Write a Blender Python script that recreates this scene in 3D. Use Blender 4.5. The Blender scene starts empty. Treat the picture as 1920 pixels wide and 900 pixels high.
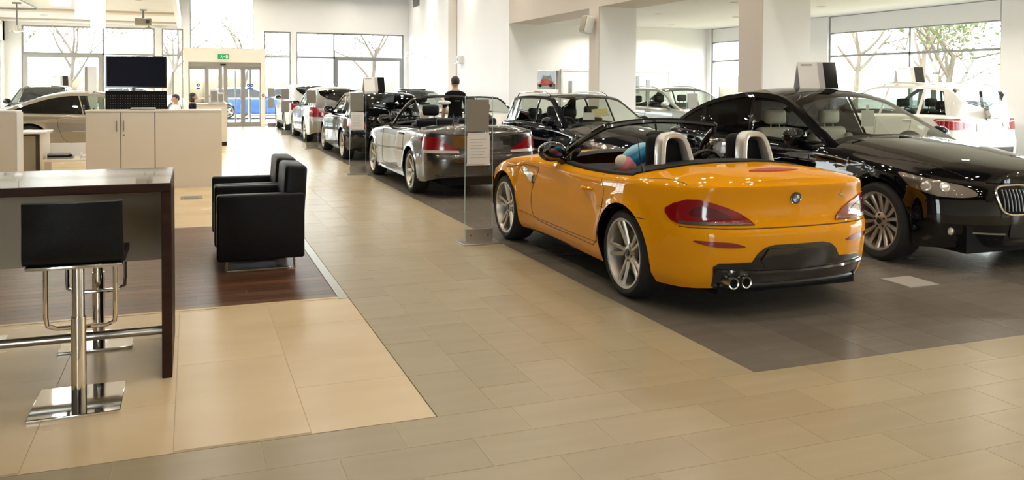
import bpy, bmesh, math, random
from bisect import bisect_left
from mathutils import Vector, Matrix
from mathutils.geometry import delaunay_2d_cdt
from mathutils.bvhtree import BVHTree

random.seed(7)
PI = math.pi
SC = bpy.context.scene
COL = SC.collection

# ------------------------------------------------------------------ camera
cam_data = bpy.data.cameras.new('camera')
cam = bpy.data.objects.new('camera', cam_data)
COL.objects.link(cam)
SC.camera = cam
_yaw, _pit, _rol = math.radians(20.9), math.radians(1.5), math.radians(0.3)
_f = Vector((math.sin(_yaw) * math.cos(_pit), math.cos(_yaw) * math.cos(_pit), -math.sin(_pit)))
_r0 = Vector((math.cos(_yaw), -math.sin(_yaw), 0)); _u0 = _r0.cross(_f)
_r = _r0 * math.cos(_rol) + _u0 * math.sin(_rol); _u = _r.cross(_f)
cam.matrix_world = Matrix(((_r.x, _u.x, -_f.x, 0), (_r.y, _u.y, -_f.y, 0), (_r.z, _u.z, -_f.z, 1.55), (0, 0, 0, 1)))
cam_data.sensor_width = 36.0
cam_data.lens = 29.625
cam_data.shift_y = -0.12897
cam_data.clip_start = 0.05
cam_data.clip_end = 400

# ------------------------------------------------------------------ world, exposure
world = bpy.data.worlds.new('overcast_sky')
SC.world = world
world.use_nodes = True
bg = world.node_tree.nodes['Background']
bg.inputs['Color'].default_value = (0.93, 0.97, 1.0, 1)
bg.inputs['Strength'].default_value = 9.5
SC.view_settings.view_transform = 'Standard'
SC.view_settings.look = 'None'
SC.view_settings.gamma = 1.0
SC.view_settings.use_curve_mapping = False
SC.view_settings.exposure = 0.38
SC.cycles.transparent_max_bounces = 24
SC.cycles.max_bounces = 10
SC.cycles.sample_clamp_indirect = 6.0

# window portals: they only guide the sky's light through the real window openings
def portal(x, y, z, sx, sz, rot):
    l = bpy.data.lights.new('window_portal', 'AREA'); l.shape = 'RECTANGLE'
    l.size = sx; l.size_y = sz; l.cycles.is_portal = True
    o = bpy.data.objects.new('window_portal', l); COL.objects.link(o)
    o.location = (x, y, z); o.rotation_euler = rot; o['kind'] = 'helper'
portal(1.3, 33.35, 2.0, 13.6, 4.4, (-PI / 2, 0, 0))        # rear glazing, facing -Y
portal(14.85, 12.5, 1.6, 2.9, 20.0, (0, PI / 2, 0))        # side glazing, facing -X
portal(-6.25, 25.5, 1.5, 3.0, 15.0, (0, -PI / 2, 0))       # facing +X
portal(-3.8, -9.35, 2.1, 2.8, 4.2, (PI / 2, 0, 0))          # facing +Y

# ------------------------------------------------------------------ materials
MATS = {}
def _new(name):
    m = bpy.data.materials.new(name); m.use_nodes = True; MATS[name] = m
    nt = m.node_tree
    return m, nt, nt.nodes['Principled BSDF']
def pmat(name, col, rough=0.5, metal=0.0, coat=0.0, spec=0.5, emit=None, es=1.0, crough=0.03):
    m, nt, b = _new(name)
    b.inputs['Base Color'].default_value = (*col, 1)
    b.inputs['Roughness'].default_value = rough
    b.inputs['Metallic'].default_value = metal
    b.inputs['Specular IOR Level'].default_value = spec
    b.inputs['Coat Weight'].default_value = coat
    b.inputs['Coat Roughness'].default_value = crough
    if emit:
        b.inputs['Emission Color'].default_value = (*emit, 1)
        b.inputs['Emission Strength'].default_value = es
    return m
def noisy(name, c1, c2, scale=(4, 4, 4), rough=0.5, detail=4, metal=0.0, spec=0.5, rnd=0.0, bump=0.0, coat=0.0, rvar=0.0, coord='Object'):
    m, nt, b = _new(name)
    N, L = nt.nodes, nt.links
    tc = N.new('ShaderNodeTexCoord'); mp = N.new('ShaderNodeMapping'); no = N.new('ShaderNodeTexNoise'); mx = N.new('ShaderNodeMix')
    mx.data_type = 'RGBA'
    mp.inputs['Scale'].default_value = scale
    no.inputs['Scale'].default_value = 1.0; no.inputs['Detail'].default_value = detail
    if coord == 'Position':
        g = N.new('ShaderNodeNewGeometry'); L.new(g.outputs['Position'], mp.inputs['Vector'])
    else:
        L.new(tc.outputs[coord], mp.inputs['Vector'])
    L.new(mp.outputs['Vector'], no.inputs['Vector'])
    mx.inputs['A'].default_value = (*c1, 1); mx.inputs['B'].default_value = (*c2, 1)
    cr = N.new('ShaderNodeMapRange'); cr.inputs['From Min'].default_value = 0.3; cr.inputs['From Max'].default_value = 0.7
    L.new(no.outputs['Fac'], cr.inputs['Value']); L.new(cr.outputs['Result'], mx.inputs['Factor'])
    out = mx.outputs['Result']
    if rnd > 0:
        oi = N.new('ShaderNodeObjectInfo'); mr = N.new('ShaderNodeMapRange')
        mr.inputs['To Min'].default_value = 1 - rnd; mr.inputs['To Max'].default_value = 1 + rnd
        L.new(oi.outputs['Random'], mr.inputs['Value'])
        hv = N.new('ShaderNodeHueSaturation'); L.new(mr.outputs['Result'], hv.inputs['Value']); L.new(out, hv.inputs['Color'])
        out = hv.outputs['Color']
    L.new(out, b.inputs['Base Color'])
    b.inputs['Roughness'].default_value = rough
    if rvar:
        rr = N.new('ShaderNodeMapRange'); rr.inputs['To Min'].default_value = rough - rvar; rr.inputs['To Max'].default_value = rough + rvar
        L.new(no.outputs['Fac'], rr.inputs['Value']); L.new(rr.outputs['Result'], b.inputs['Roughness'])
    b.inputs['Metallic'].default_value = metal
    b.inputs['Specular IOR Level'].default_value = spec
    b.inputs['Coat Weight'].default_value = coat
    if bump:
        bp = N.new('ShaderNodeBump'); bp.inputs['Strength'].default_value = bump; bp.inputs['Distance'].default_value = 0.01
        L.new(no.outputs['Fac'], bp.inputs['Height']); L.new(bp.outputs['Normal'], b.inputs['Normal'])
    return m
def thin_glass(name, tint, ior=1.45, rough=0.0):
    m = bpy.data.materials.new(name); m.use_nodes = True; MATS[name] = m
    nt = m.node_tree; N, L = nt.nodes, nt.links
    N.remove(N['Principled BSDF'])
    tr = N.new('ShaderNodeBsdfTransparent'); tr.inputs['Color'].default_value = (*tint, 1)
    gl = N.new('ShaderNodeBsdfGlossy'); gl.inputs['Roughness'].default_value = rough
    f0 = ((ior - 1) / (ior + 1))**2
    g = N.new('ShaderNodeNewGeometry'); dt = N.new('ShaderNodeVectorMath'); dt.operation = 'DOT_PRODUCT'
    L.new(g.outputs['Normal'], dt.inputs[0]); L.new(g.outputs['Incoming'], dt.inputs[1])
    def mth(op, a, b=None):
        n = N.new('ShaderNodeMath'); n.operation = op; n.use_clamp = False
        if isinstance(a, float): n.inputs[0].default_value = a
        else: L.new(a, n.inputs[0])
        if b is not None:
            if isinstance(b, float): n.inputs[1].default_value = b
            else: L.new(b, n.inputs[1])
        return n.outputs[0]
    co = mth('ABSOLUTE', dt.outputs['Value']); om = mth('SUBTRACT', 1.0, co); p5 = mth('POWER', om, 5.0)
    fac = mth('ADD', mth('MULTIPLY', p5, 1.0 - f0), f0)
    mx = N.new('ShaderNodeMixShader')
    L.new(fac, mx.inputs['Fac']); L.new(tr.outputs['BSDF'], mx.inputs[1]); L.new(gl.outputs['BSDF'], mx.inputs[2])
    L.new(mx.outputs['Shader'], N['Material Output'].inputs['Surface'])
    return m

# walls and ceilings
noisy('white_wall', (0.86, 0.86, 0.86), (0.89, 0.89, 0.89), (0.6, 0.6, 0.6), 0.7, 2)
noisy('grey_wall', (0.62, 0.61, 0.60), (0.66, 0.65, 0.64), (0.6, 0.6, 0.6), 0.7, 2)
noisy('beige_tone', (0.60, 0.53, 0.45), (0.63, 0.56, 0.48), (0.6, 0.6, 0.6), 0.6, 2)  # beige of the beam, pilaster, raft strips and aisle side of the columns
noisy('ceiling_white', (0.80, 0.79, 0.77), (0.83, 0.82, 0.80), (0.6, 0.6, 0.6), 0.8, 2)
noisy('hall_ceiling', (0.22, 0.22, 0.22), (0.26, 0.26, 0.26), (0.6, 0.6, 0.6), 0.8, 2)
noisy('raft_white', (0.78, 0.79, 0.80), (0.82, 0.83, 0.84), (0.6, 0.6, 0.6), 0.8, 2)
# floors
noisy('grout', (0.45, 0.37, 0.24), (0.49, 0.40, 0.26), (6, 6, 6), 0.8, 3)
noisy('dark_grout', (0.22, 0.19, 0.16), (0.25, 0.22, 0.185), (6, 6, 6), 0.8, 3)
noisy('beige_tile', (0.375, 0.305, 0.190), (0.405, 0.330, 0.207), (1.2, 9, 1), 0.27, 2, rnd=0.05, spec=0.5, coord='Position')
noisy('dark_tile', (0.158, 0.134, 0.108), (0.182, 0.155, 0.126), (1.5, 9, 1), 0.24, 2, rnd=0.09, coord='Position')
noisy('cream_tile', (0.70, 0.535, 0.315), (0.78, 0.61, 0.38), (1.1, 2.2, 1), 0.26, 4, rnd=0.04, rvar=0.04, coord='Position')
noisy('plank_wood', (0.085, 0.034, 0.017), (0.17, 0.075, 0.036), (1.6, 22, 1), 0.30, 6, rnd=0.30, bump=0.03, coord='Position')
noisy('wenge', (0.024, 0.010, 0.006), (0.048, 0.021, 0.013), (2, 14, 14), 0.42, 5, spec=0.10)
noisy('wenge_top', (0.030, 0.014, 0.009), (0.060, 0.028, 0.018), (2, 14, 14), 0.22, 5, spec=0.8, coat=0.5)
noisy('asphalt', (0.16, 0.16, 0.16), (0.22, 0.22, 0.21), (3, 3, 3), 0.9, 4, coord='Position')
noisy('dry_grass', (0.20, 0.17, 0.09), (0.30, 0.26, 0.14), (2, 2, 2), 0.95, 4, coord='Position')
# furniture
noisy('white_laminate', (0.84, 0.77, 0.66), (0.87, 0.80, 0.69), (0.8, 0.8, 0.8), 0.42, 2)
noisy('white_lacquer', (0.80, 0.79, 0.77), (0.83, 0.82, 0.80), (0.8, 0.8, 0.8), 0.35, 2)
noisy('taupe_panel', (0.31, 0.27, 0.20), (0.34, 0.30, 0.23), (1, 1, 1), 0.5, 2)
noisy('black_leather', (0.005, 0.0055, 0.0065), (0.008, 0.0085, 0.010), (60, 60, 60), 0.45, 3, bump=0.05, spec=0.22)
noisy('cream_leather', (0.50, 0.46, 0.39), (0.56, 0.52, 0.44), (40, 40, 40), 0.5, 3)
pmat('chrome', (0.80, 0.79, 0.77), 0.06, 1.0)
pmat('brushed_steel', (0.56, 0.54, 0.50), 0.28, 1.0)
pmat('plate_steel', (0.50, 0.46, 0.40), 0.4, 0.3)
pmat('dark_steel', (0.20, 0.20, 0.20), 0.35, 0.9)
pmat('grey_steel', (0.42, 0.42, 0.42), 0.4, 0.8)
pmat('sign_grey', (0.27, 0.25, 0.22), 0.45, 0.35)
pmat('frame_grey', (0.30, 0.30, 0.30), 0.45, 0.5)
pmat('frame_taupe', (0.36, 0.34, 0.31), 0.45, 0.4)
pmat('white_plastic', (0.80, 0.80, 0.78), 0.4)
pmat('paper', (0.80, 0.78, 0.74), 0.7)
pmat('print_grey', (0.45, 0.44, 0.43), 0.7)
pmat('yellow_paper', (0.78, 0.66, 0.30), 0.7)
pmat('black_plastic', (0.012, 0.012, 0.013), 0.35)
pmat('matt_black', (0.006, 0.006, 0.0065), 0.75, spec=0.15)
pmat('gloss_black', (0.006, 0.007, 0.008), 0.10, coat=1.0)
pmat('screen', (0.004, 0.004, 0.014), 0.3, spec=0.08)
pmat('gap', (0.01, 0.008, 0.006), 0.7)
pmat('gap_shadow', (0.10, 0.05, 0.01), 0.7)
pmat('exit_green', (0.01, 0.22, 0.07), 0.4, emit=(0.01, 0.25, 0.08), es=0.6)
pmat('sign_blue', (0.03, 0.08, 0.35), 0.5)
pmat('alarm_red', (0.55, 0.03, 0.03), 0.4)
pmat('lamp_white', (0.9, 0.9, 0.88), 0.5, emit=(1.0, 0.96, 0.90), es=2.2)
# cars
def paint(name, col, metal=0.0, rough=0.4, spec=0.5):
    return pmat(name, col, rough, metal, coat=1.0, spec=spec, crough=0.012)
paint('paint_yellow', (0.84, 0.345, 0.004), 0.0, 0.4, 0.0)
MATS['paint_yellow'].node_tree.nodes['Principled BSDF'].inputs['Coat Weight'].default_value = 0.7
paint('paint_black', (0.002, 0.0022, 0.003), 0.0, 0.35, 0.0)
paint('paint_dark_blue_black', (0.002, 0.003, 0.006), 0.0, 0.35, 0.0)
paint('paint_grey', (0.085, 0.079, 0.071), 0.85, 0.24)
paint('paint_silver', (0.34, 0.325, 0.295), 0.7, 0.34)
paint('paint_white', (0.60, 0.585, 0.55), 0.0, 0.45, 0.2)
paint('paint_bronze', (0.36, 0.315, 0.25), 0.7, 0.36)
paint('paint_olive', (0.27, 0.28, 0.25), 0.6, 0.4)
paint('paint_blue', (0.03, 0.09, 0.32), 0.2, 0.4)
paint('hoop_silver', (0.66, 0.63, 0.56), 0.45, 0.35)
pmat('rubber', (0.012, 0.012, 0.012), 0.75)
pmat('alloy', (0.50, 0.46, 0.40), 0.36, 0.85, coat=0.15)
pmat('mirror_tint', (0.16, 0.16, 0.17), 0.04, 1.0)
thin_glass('car_glass_mid', (0.42, 0.47, 0.44), 1.5)
pmat('alloy_dark', (0.22, 0.20, 0.18), 0.4, 0.8)
pmat('brake', (0.18, 0.17, 0.16), 0.5, 0.8)
pmat('cabin_black', (0.008, 0.008, 0.0085), 0.7, spec=0.2)
pmat('soft_black', (0.013, 0.012, 0.011), 0.8, spec=0.25)
pmat('tail_red', (0.25, 0.002, 0.006), 0.12, coat=1.0)
pmat('brake_red', (0.45, 0.015, 0.012), 0.3, coat=0.3)
pmat('tail_dark_red', (0.10, 0.002, 0.006), 0.10, coat=1.0)
pmat('tail_clear', (0.62, 0.55, 0.52), 0.15, coat=1.0)
pmat('reflector_red', (0.24, 0.006, 0.01), 0.2, coat=1.0)
pmat('lamp_housing', (0.20, 0.17, 0.14), 0.22, 0.7, coat=1.0)
pmat('lamp_lens', (0.75, 0.72, 0.68), 0.08, 0.7, coat=1.0)
pmat('amber', (0.55, 0.24, 0.05), 0.2, coat=1.0)
pmat('number_plate', (0.72, 0.72, 0.72), 0.4)
pmat('badge_white', (0.8, 0.8, 0.8), 0.2, coat=1.0)
pmat('badge_blue', (0.05, 0.18, 0.50), 0.2, coat=1.0)
thin_glass('clear_glass', (0.93, 0.96, 0.95))
thin_glass('car_glass', (0.62, 0.66, 0.60), 1.5)
thin_glass('car_glass_clear', (0.84, 0.87, 0.82), 1.35)
thin_glass('screen_glass', (0.90, 0.92, 0.90), 1.2)
noisy('darkened_wall', (0.13, 0.11, 0.09), (0.16, 0.135, 0.11), (0.6, 0.6, 0.6), 0.7, 2)  # invented dark colour for an unseen wall, so the car paint reflects less
thin_glass('car_glass_dark', (0.05, 0.05, 0.05), 1.5)
thin_glass('stand_glass', (0.975, 0.985, 0.98), 1.3)
pmat('glass_edge', (0.42, 0.60, 0.58), 0.15)
# people
pmat('skin', (0.52, 0.30, 0.21), 0.55)
pmat('hair_dark', (0.018, 0.013, 0.010), 0.6)
pmat('cloth_black', (0.006, 0.006, 0.008), 0.9, spec=0.1)
pmat('cloth_navy', (0.008, 0.009, 0.016), 0.9, spec=0.1)
pmat('cloth_denim', (0.05, 0.07, 0.13), 0.85)
pmat('cloth_white', (0.72, 0.71, 0.70), 0.85)
pmat('toy_blue', (0.03, 0.28, 0.52), 0.4)
pmat('toy_lightblue', (0.25, 0.55, 0.72), 0.4)
pmat('toy_pink', (0.72, 0.20, 0.24), 0.4)
pmat('toy_cream', (0.72, 0.62, 0.46), 0.4)
# outside
noisy('bark', (0.10, 0.08, 0.06), (0.16, 0.125, 0.09), (6, 6, 2), 0.9, 4)
pmat('dry_leaf', (0.20, 0.155, 0.095), 0.8)
pmat('green_leaf', (0.15, 0.19, 0.085), 0.8)
pmat('far_building', (0.55, 0.54, 0.52), 0.8)

# ------------------------------------------------------------------ helpers
def setp(o, label=None, cat=None, group=None, kind=None):
    if label: o['label'] = label
    if cat: o['category'] = cat
    if group: o['group'] = group
    if kind: o['kind'] = kind
    return o
def thing(name, label, cat, loc=(0, 0, 0), rz=0.0, group=None):
    o = bpy.data.objects.new(name, None); COL.objects.link(o)
    o.location = loc; o.rotation_euler = (0, 0, rz); o.empty_display_size = 0.1
    return setp(o, label, cat, group)
def link(name, me, parent=None, mat=None):
    if mat is not None and not me.materials:
        for mm in (mat if isinstance(mat, (list, tuple)) else [mat]): me.materials.append(MATS[mm])
    o = bpy.data.objects.new(name, me); COL.objects.link(o)
    if parent is not None: o.parent = parent
    return o
def from_data(name, vs, fs, mat, parent=None, smooth=True, angle=35, idx=None):
    me = bpy.data.meshes.new(name); me.from_pydata([tuple(v) for v in vs], [], fs); me.update()
    for mm in (mat if isinstance(mat, (list, tuple)) else [mat]): me.materials.append(MATS[mm])
    if idx: me.polygons.foreach_set('material_index', idx)
    if smooth:
        me.polygons.foreach_set('use_smooth', [True] * len(me.polygons))
        if angle is not None: me.set_sharp_from_angle(angle=math.radians(angle))
    return link(name, me, parent)
class MB:
    """collects shapes into one bmesh"""
    def __init__(s): s.bm = bmesh.new()
    def box(s, x0, x1, y0, y1, z0, z1, bev=0.0, seg=2, M=None):
        r = bmesh.ops.create_cube(s.bm, size=1.0)
        vs = r['verts']
        for v in vs: v.co = Vector(((x0 + x1) / 2 + v.co.x * (x1 - x0), (y0 + y1) / 2 + v.co.y * (y1 - y0), (z0 + z1) / 2 + v.co.z * (z1 - z0)))
        if bev > 0:
            es = list({e for v in vs for e in v.link_edges})
            rb = bmesh.ops.bevel(s.bm, geom=es, offset=bev, segments=seg, affect='EDGES', profile=0.5)
            vs = list({v for f in rb['faces'] for v in f.verts} | {v for v in vs if v.is_valid})
        if M is not None:
            for v in vs: v.co = M @ v.co
        return s
    def prism(s, pts, a0, a1, axis='y', M=None):
        """extrude a 2D polygon: axis y -> pts are (x,z); x -> (y,z); z -> (x,y)"""
        def mk(p, a):
            return {'y': (p[0], a, p[1]), 'x': (a, p[0], p[1]), 'z': (p[0], p[1], a)}[axis]
        A = [s.bm.verts.new(mk(p, a0)) for p in pts]; B = [s.bm.verts.new(mk(p, a1)) for p in pts]
        n = len(pts)
        s.bm.faces.new(A); s.bm.faces.new(B[::-1])
        for i in range(n): s.bm.faces.new((A[i], B[i], B[(i + 1) % n], A[(i + 1) % n]))
        if M is not None:
            for v in A + B: v.co = M @ v.co
        return s
    def cyl(s, p0, p1, r0, r1=None, n=16, cap=True):
        return s.tube([p0, p1], [r0, r0 if r1 is None else r1], n, cap)
    def tube(s, pts, rad, n=8, cap=True, closed=False):
        pts = [Vector(p) for p in pts]; m = len(pts)
        rad = rad if isinstance(rad, (list, tuple)) else [rad] * m
        rings = []; up = None
        for i, p in enumerate(pts):
            if closed: t = pts[(i + 1) % m] - pts[i - 1]
            else: t = pts[min(i + 1, m - 1)] - pts[max(i - 1, 0)]
            t.normalize()
            if up is None:
                up = Vector((0, 0, 1)) if abs(t.z) < 0.9 else Vector((1, 0, 0))
            a = up - t * up.dot(t)
            if a.length < 1e-5: a = t.orthogonal()
            a.normalize(); b = t.cross(a); up = a
            rings.append([s.bm.verts.new(p + (a * math.cos(2 * PI * k / n) + b * math.sin(2 * PI * k / n)) * rad[i]) for k in range(n)])
        for i in range(m if closed else m - 1):
            A, B = rings[i], rings[(i + 1) % m]
            for k in range(n): s.bm.faces.new((A[k], A[(k + 1) % n], B[(k + 1) % n], B[k]))
        if cap and not closed:
            s.bm.faces.new(rings[0][::-1]); s.bm.faces.new(rings[-1])
        return s
    def lathe(s, prof, n=32, axis='z', c=(0, 0, 0), closed=False):
        """prof: list of (r, h) around axis"""
        c = Vector(c); rings = []
        for r, h in prof:
            ring = []
            for k in range(n):
                a = 2 * PI * k / n; x, y = r * math.cos(a), r * math.sin(a)
                ring.append(s.bm.verts.new(c + {'z': Vector((x, y, h)), 'x': Vector((h, x, y)), 'y': Vector((y, h, x))}[axis]))
            rings.append(ring)
        for i in range(len(rings) - (0 if closed else 1)):
            A, B = rings[i], rings[(i + 1) % len(rings)]
            for k in range(n): s.bm.faces.new((A[k], A[(k + 1) % n], B[(k + 1) % n], B[k]))
        if not closed:
            if prof[0][0] > 1e-4: s.bm.faces.new(rings[0][::-1])
            if prof[-1][0] > 1e-4: s.bm.faces.new(rings[-1])
        return s
    def ell(s, c, r, M=None, u=20, v=12):
        rr = bmesh.ops.create_uvsphere(s.bm, u_segments=u, v_segments=v, radius=1.0)
        for w in rr['verts']:
            p = Vector((w.co.x * r[0], w.co.y * r[1], w.co.z * r[2]))
            if M is not None: p = M @ p
            w.co = p + Vector(c)
        return s
    def quad(s, *ps):
        s.bm.faces.new([s.bm.verts.new(p) for p in ps]); return s
    def mesh(s, name, smooth=True, angle=35):
        bmesh.ops.remove_doubles(s.bm, verts=s.bm.verts, dist=1e-5)
        bmesh.ops.recalc_face_normals(s.bm, faces=s.bm.faces)
        me = bpy.data.meshes.new(name); s.bm.to_mesh(me); s.bm.free()
        if smooth and len(me.polygons):
            me.polygons.foreach_set('use_smooth', [True] * len(me.polygons))
            me.set_sharp_from_angle(angle=math.radians(angle))
        return me
    def build(s, name, mat, parent=None, smooth=True, angle=35):
        return link(name, s.mesh(name, smooth, angle), parent, mat)
def bx(name, x0, x1, y0, y1, z0, z1, mat, parent=None, bev=0.0):
    return MB().box(x0, x1, y0, y1, z0, z1, bev).build(name, mat, parent, smooth=bev > 0, angle=20)
def struct(o): o['kind'] = 'structure'; return o
def copy_tree(o, parent=None):
    c = o.copy(); COL.objects.link(c); c.parent = parent
    for ch in o.children: copy_tree(ch, c)
    return c
def text_mesh(txt, size, ext=0.002, bold=False):
    cu = bpy.data.curves.new('lettering', 'FONT'); cu.body = txt; cu.size = size; cu.extrude = ext
    cu.align_x = 'CENTER'; cu.align_y = 'CENTER'
    o = bpy.data.objects.new('lettering', cu); COL.objects.link(o)
    dg = bpy.context.evaluated_depsgraph_get()
    me = bpy.data.meshes.new_from_object(o.evaluated_get(dg))
    bpy.data.objects.remove(o)
    return me
def lerp(a, b, t): return a + (b - a) * t
def pchip(pts):
    xs = [p[0] for p in pts]; ys = [p[1] for p in pts]; n = len(xs)
    h = [xs[i + 1] - xs[i] for i in range(n - 1)]; d = [(ys[i + 1] - ys[i]) / h[i] for i in range(n - 1)]
    m = [d[0]] + [0.0 if d[i - 1] * d[i] <= 0 else 2 * d[i - 1] * d[i] / (d[i - 1] + d[i]) for i in range(1, n - 1)] + [d[-1]]
    def f(x):
        if x <= xs[0]: return ys[0]
        if x >= xs[-1]: return ys[-1]
        i = min(max(bisect_left(xs, x) - 1, 0), n - 2)
        t = (x - xs[i]) / h[i]
        return (2 * t**3 - 3 * t**2 + 1) * ys[i] + (t**3 - 2 * t**2 + t) * h[i] * m[i] + (-2 * t**3 + 3 * t**2) * ys[i + 1] + (t**3 - t**2) * h[i] * m[i + 1]
    return f
def catmull(P, n=12, closed=False):
    P = [Vector(p) for p in P]; out = []; m = len(P)
    for i in range(m if closed else m - 1):
        if closed: p0, p1, p2, p3 = P[i - 1], P[i], P[(i + 1) % m], P[(i + 2) % m]
        else:
            p1, p2 = P[i], P[i + 1]
            p0 = P[i - 1] if i > 0 else p1 * 2 - p2
            p3 = P[i + 2] if i + 2 < m else p2 * 2 - p1
        for k in range(n):
            t = k / n
            out.append(0.5 * ((2 * p1) + (p2 - p0) * t + (2 * p0 - 5 * p1 + 4 * p2 - p3) * t * t + (3 * p1 - p0 - 3 * p2 + p3) * t**3))
    if not closed: out.append(P[-1].copy())
    return out
def densify(P, step, closed=False):
    P = [Vector(p) for p in P]; out = []
    m = len(P)
    for i in range(m if closed else m - 1):
        a, b = P[i], P[(i + 1) % m]; n = max(1, int((b - a).length / step))
        for k in range(n): out.append(a.lerp(b, k / n))
    if not closed: out.append(P[-1])
    return out
def inpoly(p, poly):
    x, y = p; c = False; j = len(poly) - 1
    for i in range(len(poly)):
        xi, yi = poly[i][0], poly[i][1]; xj, yj = poly[j][0], poly[j][1]
        if (yi > y) != (yj > y) and x < (xj - xi) * (y - yi) / (yj - yi) + xi: c = not c
        j = i
    return c

# ------------------------------------------------------------------ floors
XL, XR, YB, YF = -5.9, 14.5, 33.0, -9.0
floor = struct(bx('floor', XL, XR, YF, YB, -0.20, -0.006, 'grout'))
def unit_tile():
    m = MB(); m.box(-0.5, 0.5, -0.5, 0.5, -1, 0); me = m.mesh('tile', smooth=False); return me
def tiles(parent, mat, name, x0, x1, y0, y1, tx, ty, stag, gap, ztop=0.0, th=0.012, along='x', skip=None, off=0.0):
    me = unit_tile(); me.materials.append(MATS[mat]); n = 0
    ny = int(math.ceil((y1 - y0) / ty - 1e-6)); nx = int(math.ceil((x1 - x0) / tx - 1e-6)) + 1
    for j in range(ny):
        a, b = y0 + j * ty, min(y0 + (j + 1) * ty, y1)
        o = -((j * stag) % 1.0) * tx if along == 'x' else 0
        for i in range(nx + 1):
            l, r = x0 + o + i * tx, x0 + o + (i + 1) * tx
            if r <= x0 + 1e-6 or l >= x1 - 1e-6: continue
            l, r = max(l, x0), min(r, x1)
            if r - l < 0.02 or b - a < 0.02: continue
            if skip and skip((l + r) / 2, (a + b) / 2): continue
            ob = bpy.data.objects.new(name, me); COL.objects.link(ob); ob.parent = parent
            ob.location = ((l + r) / 2, (a + b) / 2, ztop); ob.scale = (r - l - gap, b - a - gap, th); n += 1
    return n
# beige aisle: single tiles where they can be told apart, a plain bed beyond
aisle = struct(bx('floor_aisle', 1.075, 2.86, 3.77, YB, -0.19, -0.0010, 'grout'))
def columns_of_tiles(parent, mat, x0, x1, y0, y1, w, l):
    me = unit_tile(); me.materials.append(MATS[mat]); n = 0; k = 0; x = x0
    while x < x1 - 0.02:
        r = min(x + w, x1); y = y0 - (l * 0.5 if k % 2 else 0)
        while y < y1 - 0.02:
            a, b = max(y, y0), min(y + l, y1)
            if b - a > 0.02:
                ob = bpy.data.objects.new('tile', me); COL.objects.link(ob); ob.parent = parent
                ob.location = ((x + r) / 2, (a + b) / 2, 0); ob.scale = (r - x - 0.0032, b - a - 0.0032, 0.012); n += 1
            y += l
        x = r; k += 1
    return n
na = columns_of_tiles(aisle, 'beige_tile', 1.075, 2.86, 3.77, 20.01, 0.2975, 0.58)
bx('aisle_bed', 1.075, 2.86, 20.01, YB, -0.1, 0.0, 'beige_tile', aisle)
front = struct(bx('floor_front', XL, XR, YF, 3.77, -0.19, -0.0010, 'grout'))
nb = tiles(front, 'beige_tile', 'tile', -1.75, 5.79, 1.47, 3.77, 0.58, 0.2875, 0.5, 0.0032)
for q in ((XL, XR, YF, 1.47), (5.79, XR, 1.47, 3.77), (XL, -1.75, 1.47, 3.77)): bx('front_bed', *q, -0.1, 0.0, 'beige_tile', front)
# dark display strip
dark = struct(bx('floor_display', 2.86, XR, 3.77, YB, -0.19, -0.0010, 'dark_grout'))
nd = columns_of_tiles(dark, 'dark_tile', 2.86, 7.32, 3.77, 13.05, 0.2975, 0.58)
bx('dark_bed', 2.86, XR, 13.05, YB, -0.1, 0.0, 'dark_tile', dark); bx('dark_bed', 7.32, XR, 3.77, 13.05, -0.1, 0.0, 'dark_tile', dark)
# cream stone
cream = struct(bx('floor_cream', XL, 1.07, 3.775, YB, -0.19, -0.0010, 'grout'))
nc_ = 0
cm = unit_tile(); cm.materials.append(MATS['cream_tile'])
for i in range(9):
    r = 1.07 - i * 0.572; l = r - 0.572
    y = 3.775 + (0.60 if i % 2 == 0 else 1.17) - 1.15
    while y < 14.2:
        a, b = max(y, 3.775), y + 1.15; y += 1.15
        for (a2, b2) in ((a, min(b, 6.14)), (max(a, 9.74), min(b, 14.2))):
            if b2 - a2 < 0.03: continue
            ob = bpy.data.objects.new('tile', cm); COL.objects.link(ob); ob.parent = cream
            ob.location = ((l + r) / 2, (a2 + b2) / 2, 0); ob.scale = (0.569, b2 - a2 - 0.003, 0.012); nc_ += 1
bx('cream_bed', XL, 1.07, 14.2, YB, -0.1, 0.0, 'cream_tile', cream); bx('cream_bed', XL, -4.08, 3.775, 14.2, -0.1, 0.0, 'cream_tile', cream)
# wooden deck with metal edge strips
wood = struct(bx('floor_wood', -4.08, 1.0, 6.17, 9.72, -0.1, -0.0035, 'wenge'))
me = unit_tile(); me.materials.append(MATS['plank_wood']); npl = 0
for j in range(30):
    a = 6.175 + j * 0.118; x = 1.0 - (0.95 if j in (1, 2) else random.uniform(0.4, 1.8)); r = 1.0
    while r > -4.08:
        l = max(x, -4.08)
        ob = bpy.data.objects.new('plank', me); COL.objects.link(ob); ob.parent = wood
        ob.location = ((l + r) / 2, a + 0.059, 0.0); ob.scale = (r - l - 0.002, 0.1165, 0.012); npl += 1
        r = l; x = l - 1.8
struct(bx('trim_1', 1.0, 1.068, 6.11, 9.74, -0.05, 0.004, 'brushed_steel'))
struct(bx('trim_2', -4.08, 1.068, 6.135, 6.172, -0.05, 0.003, 'cream_tile'))
print('tiles', na, nb, nd, nc_, npl)

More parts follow.
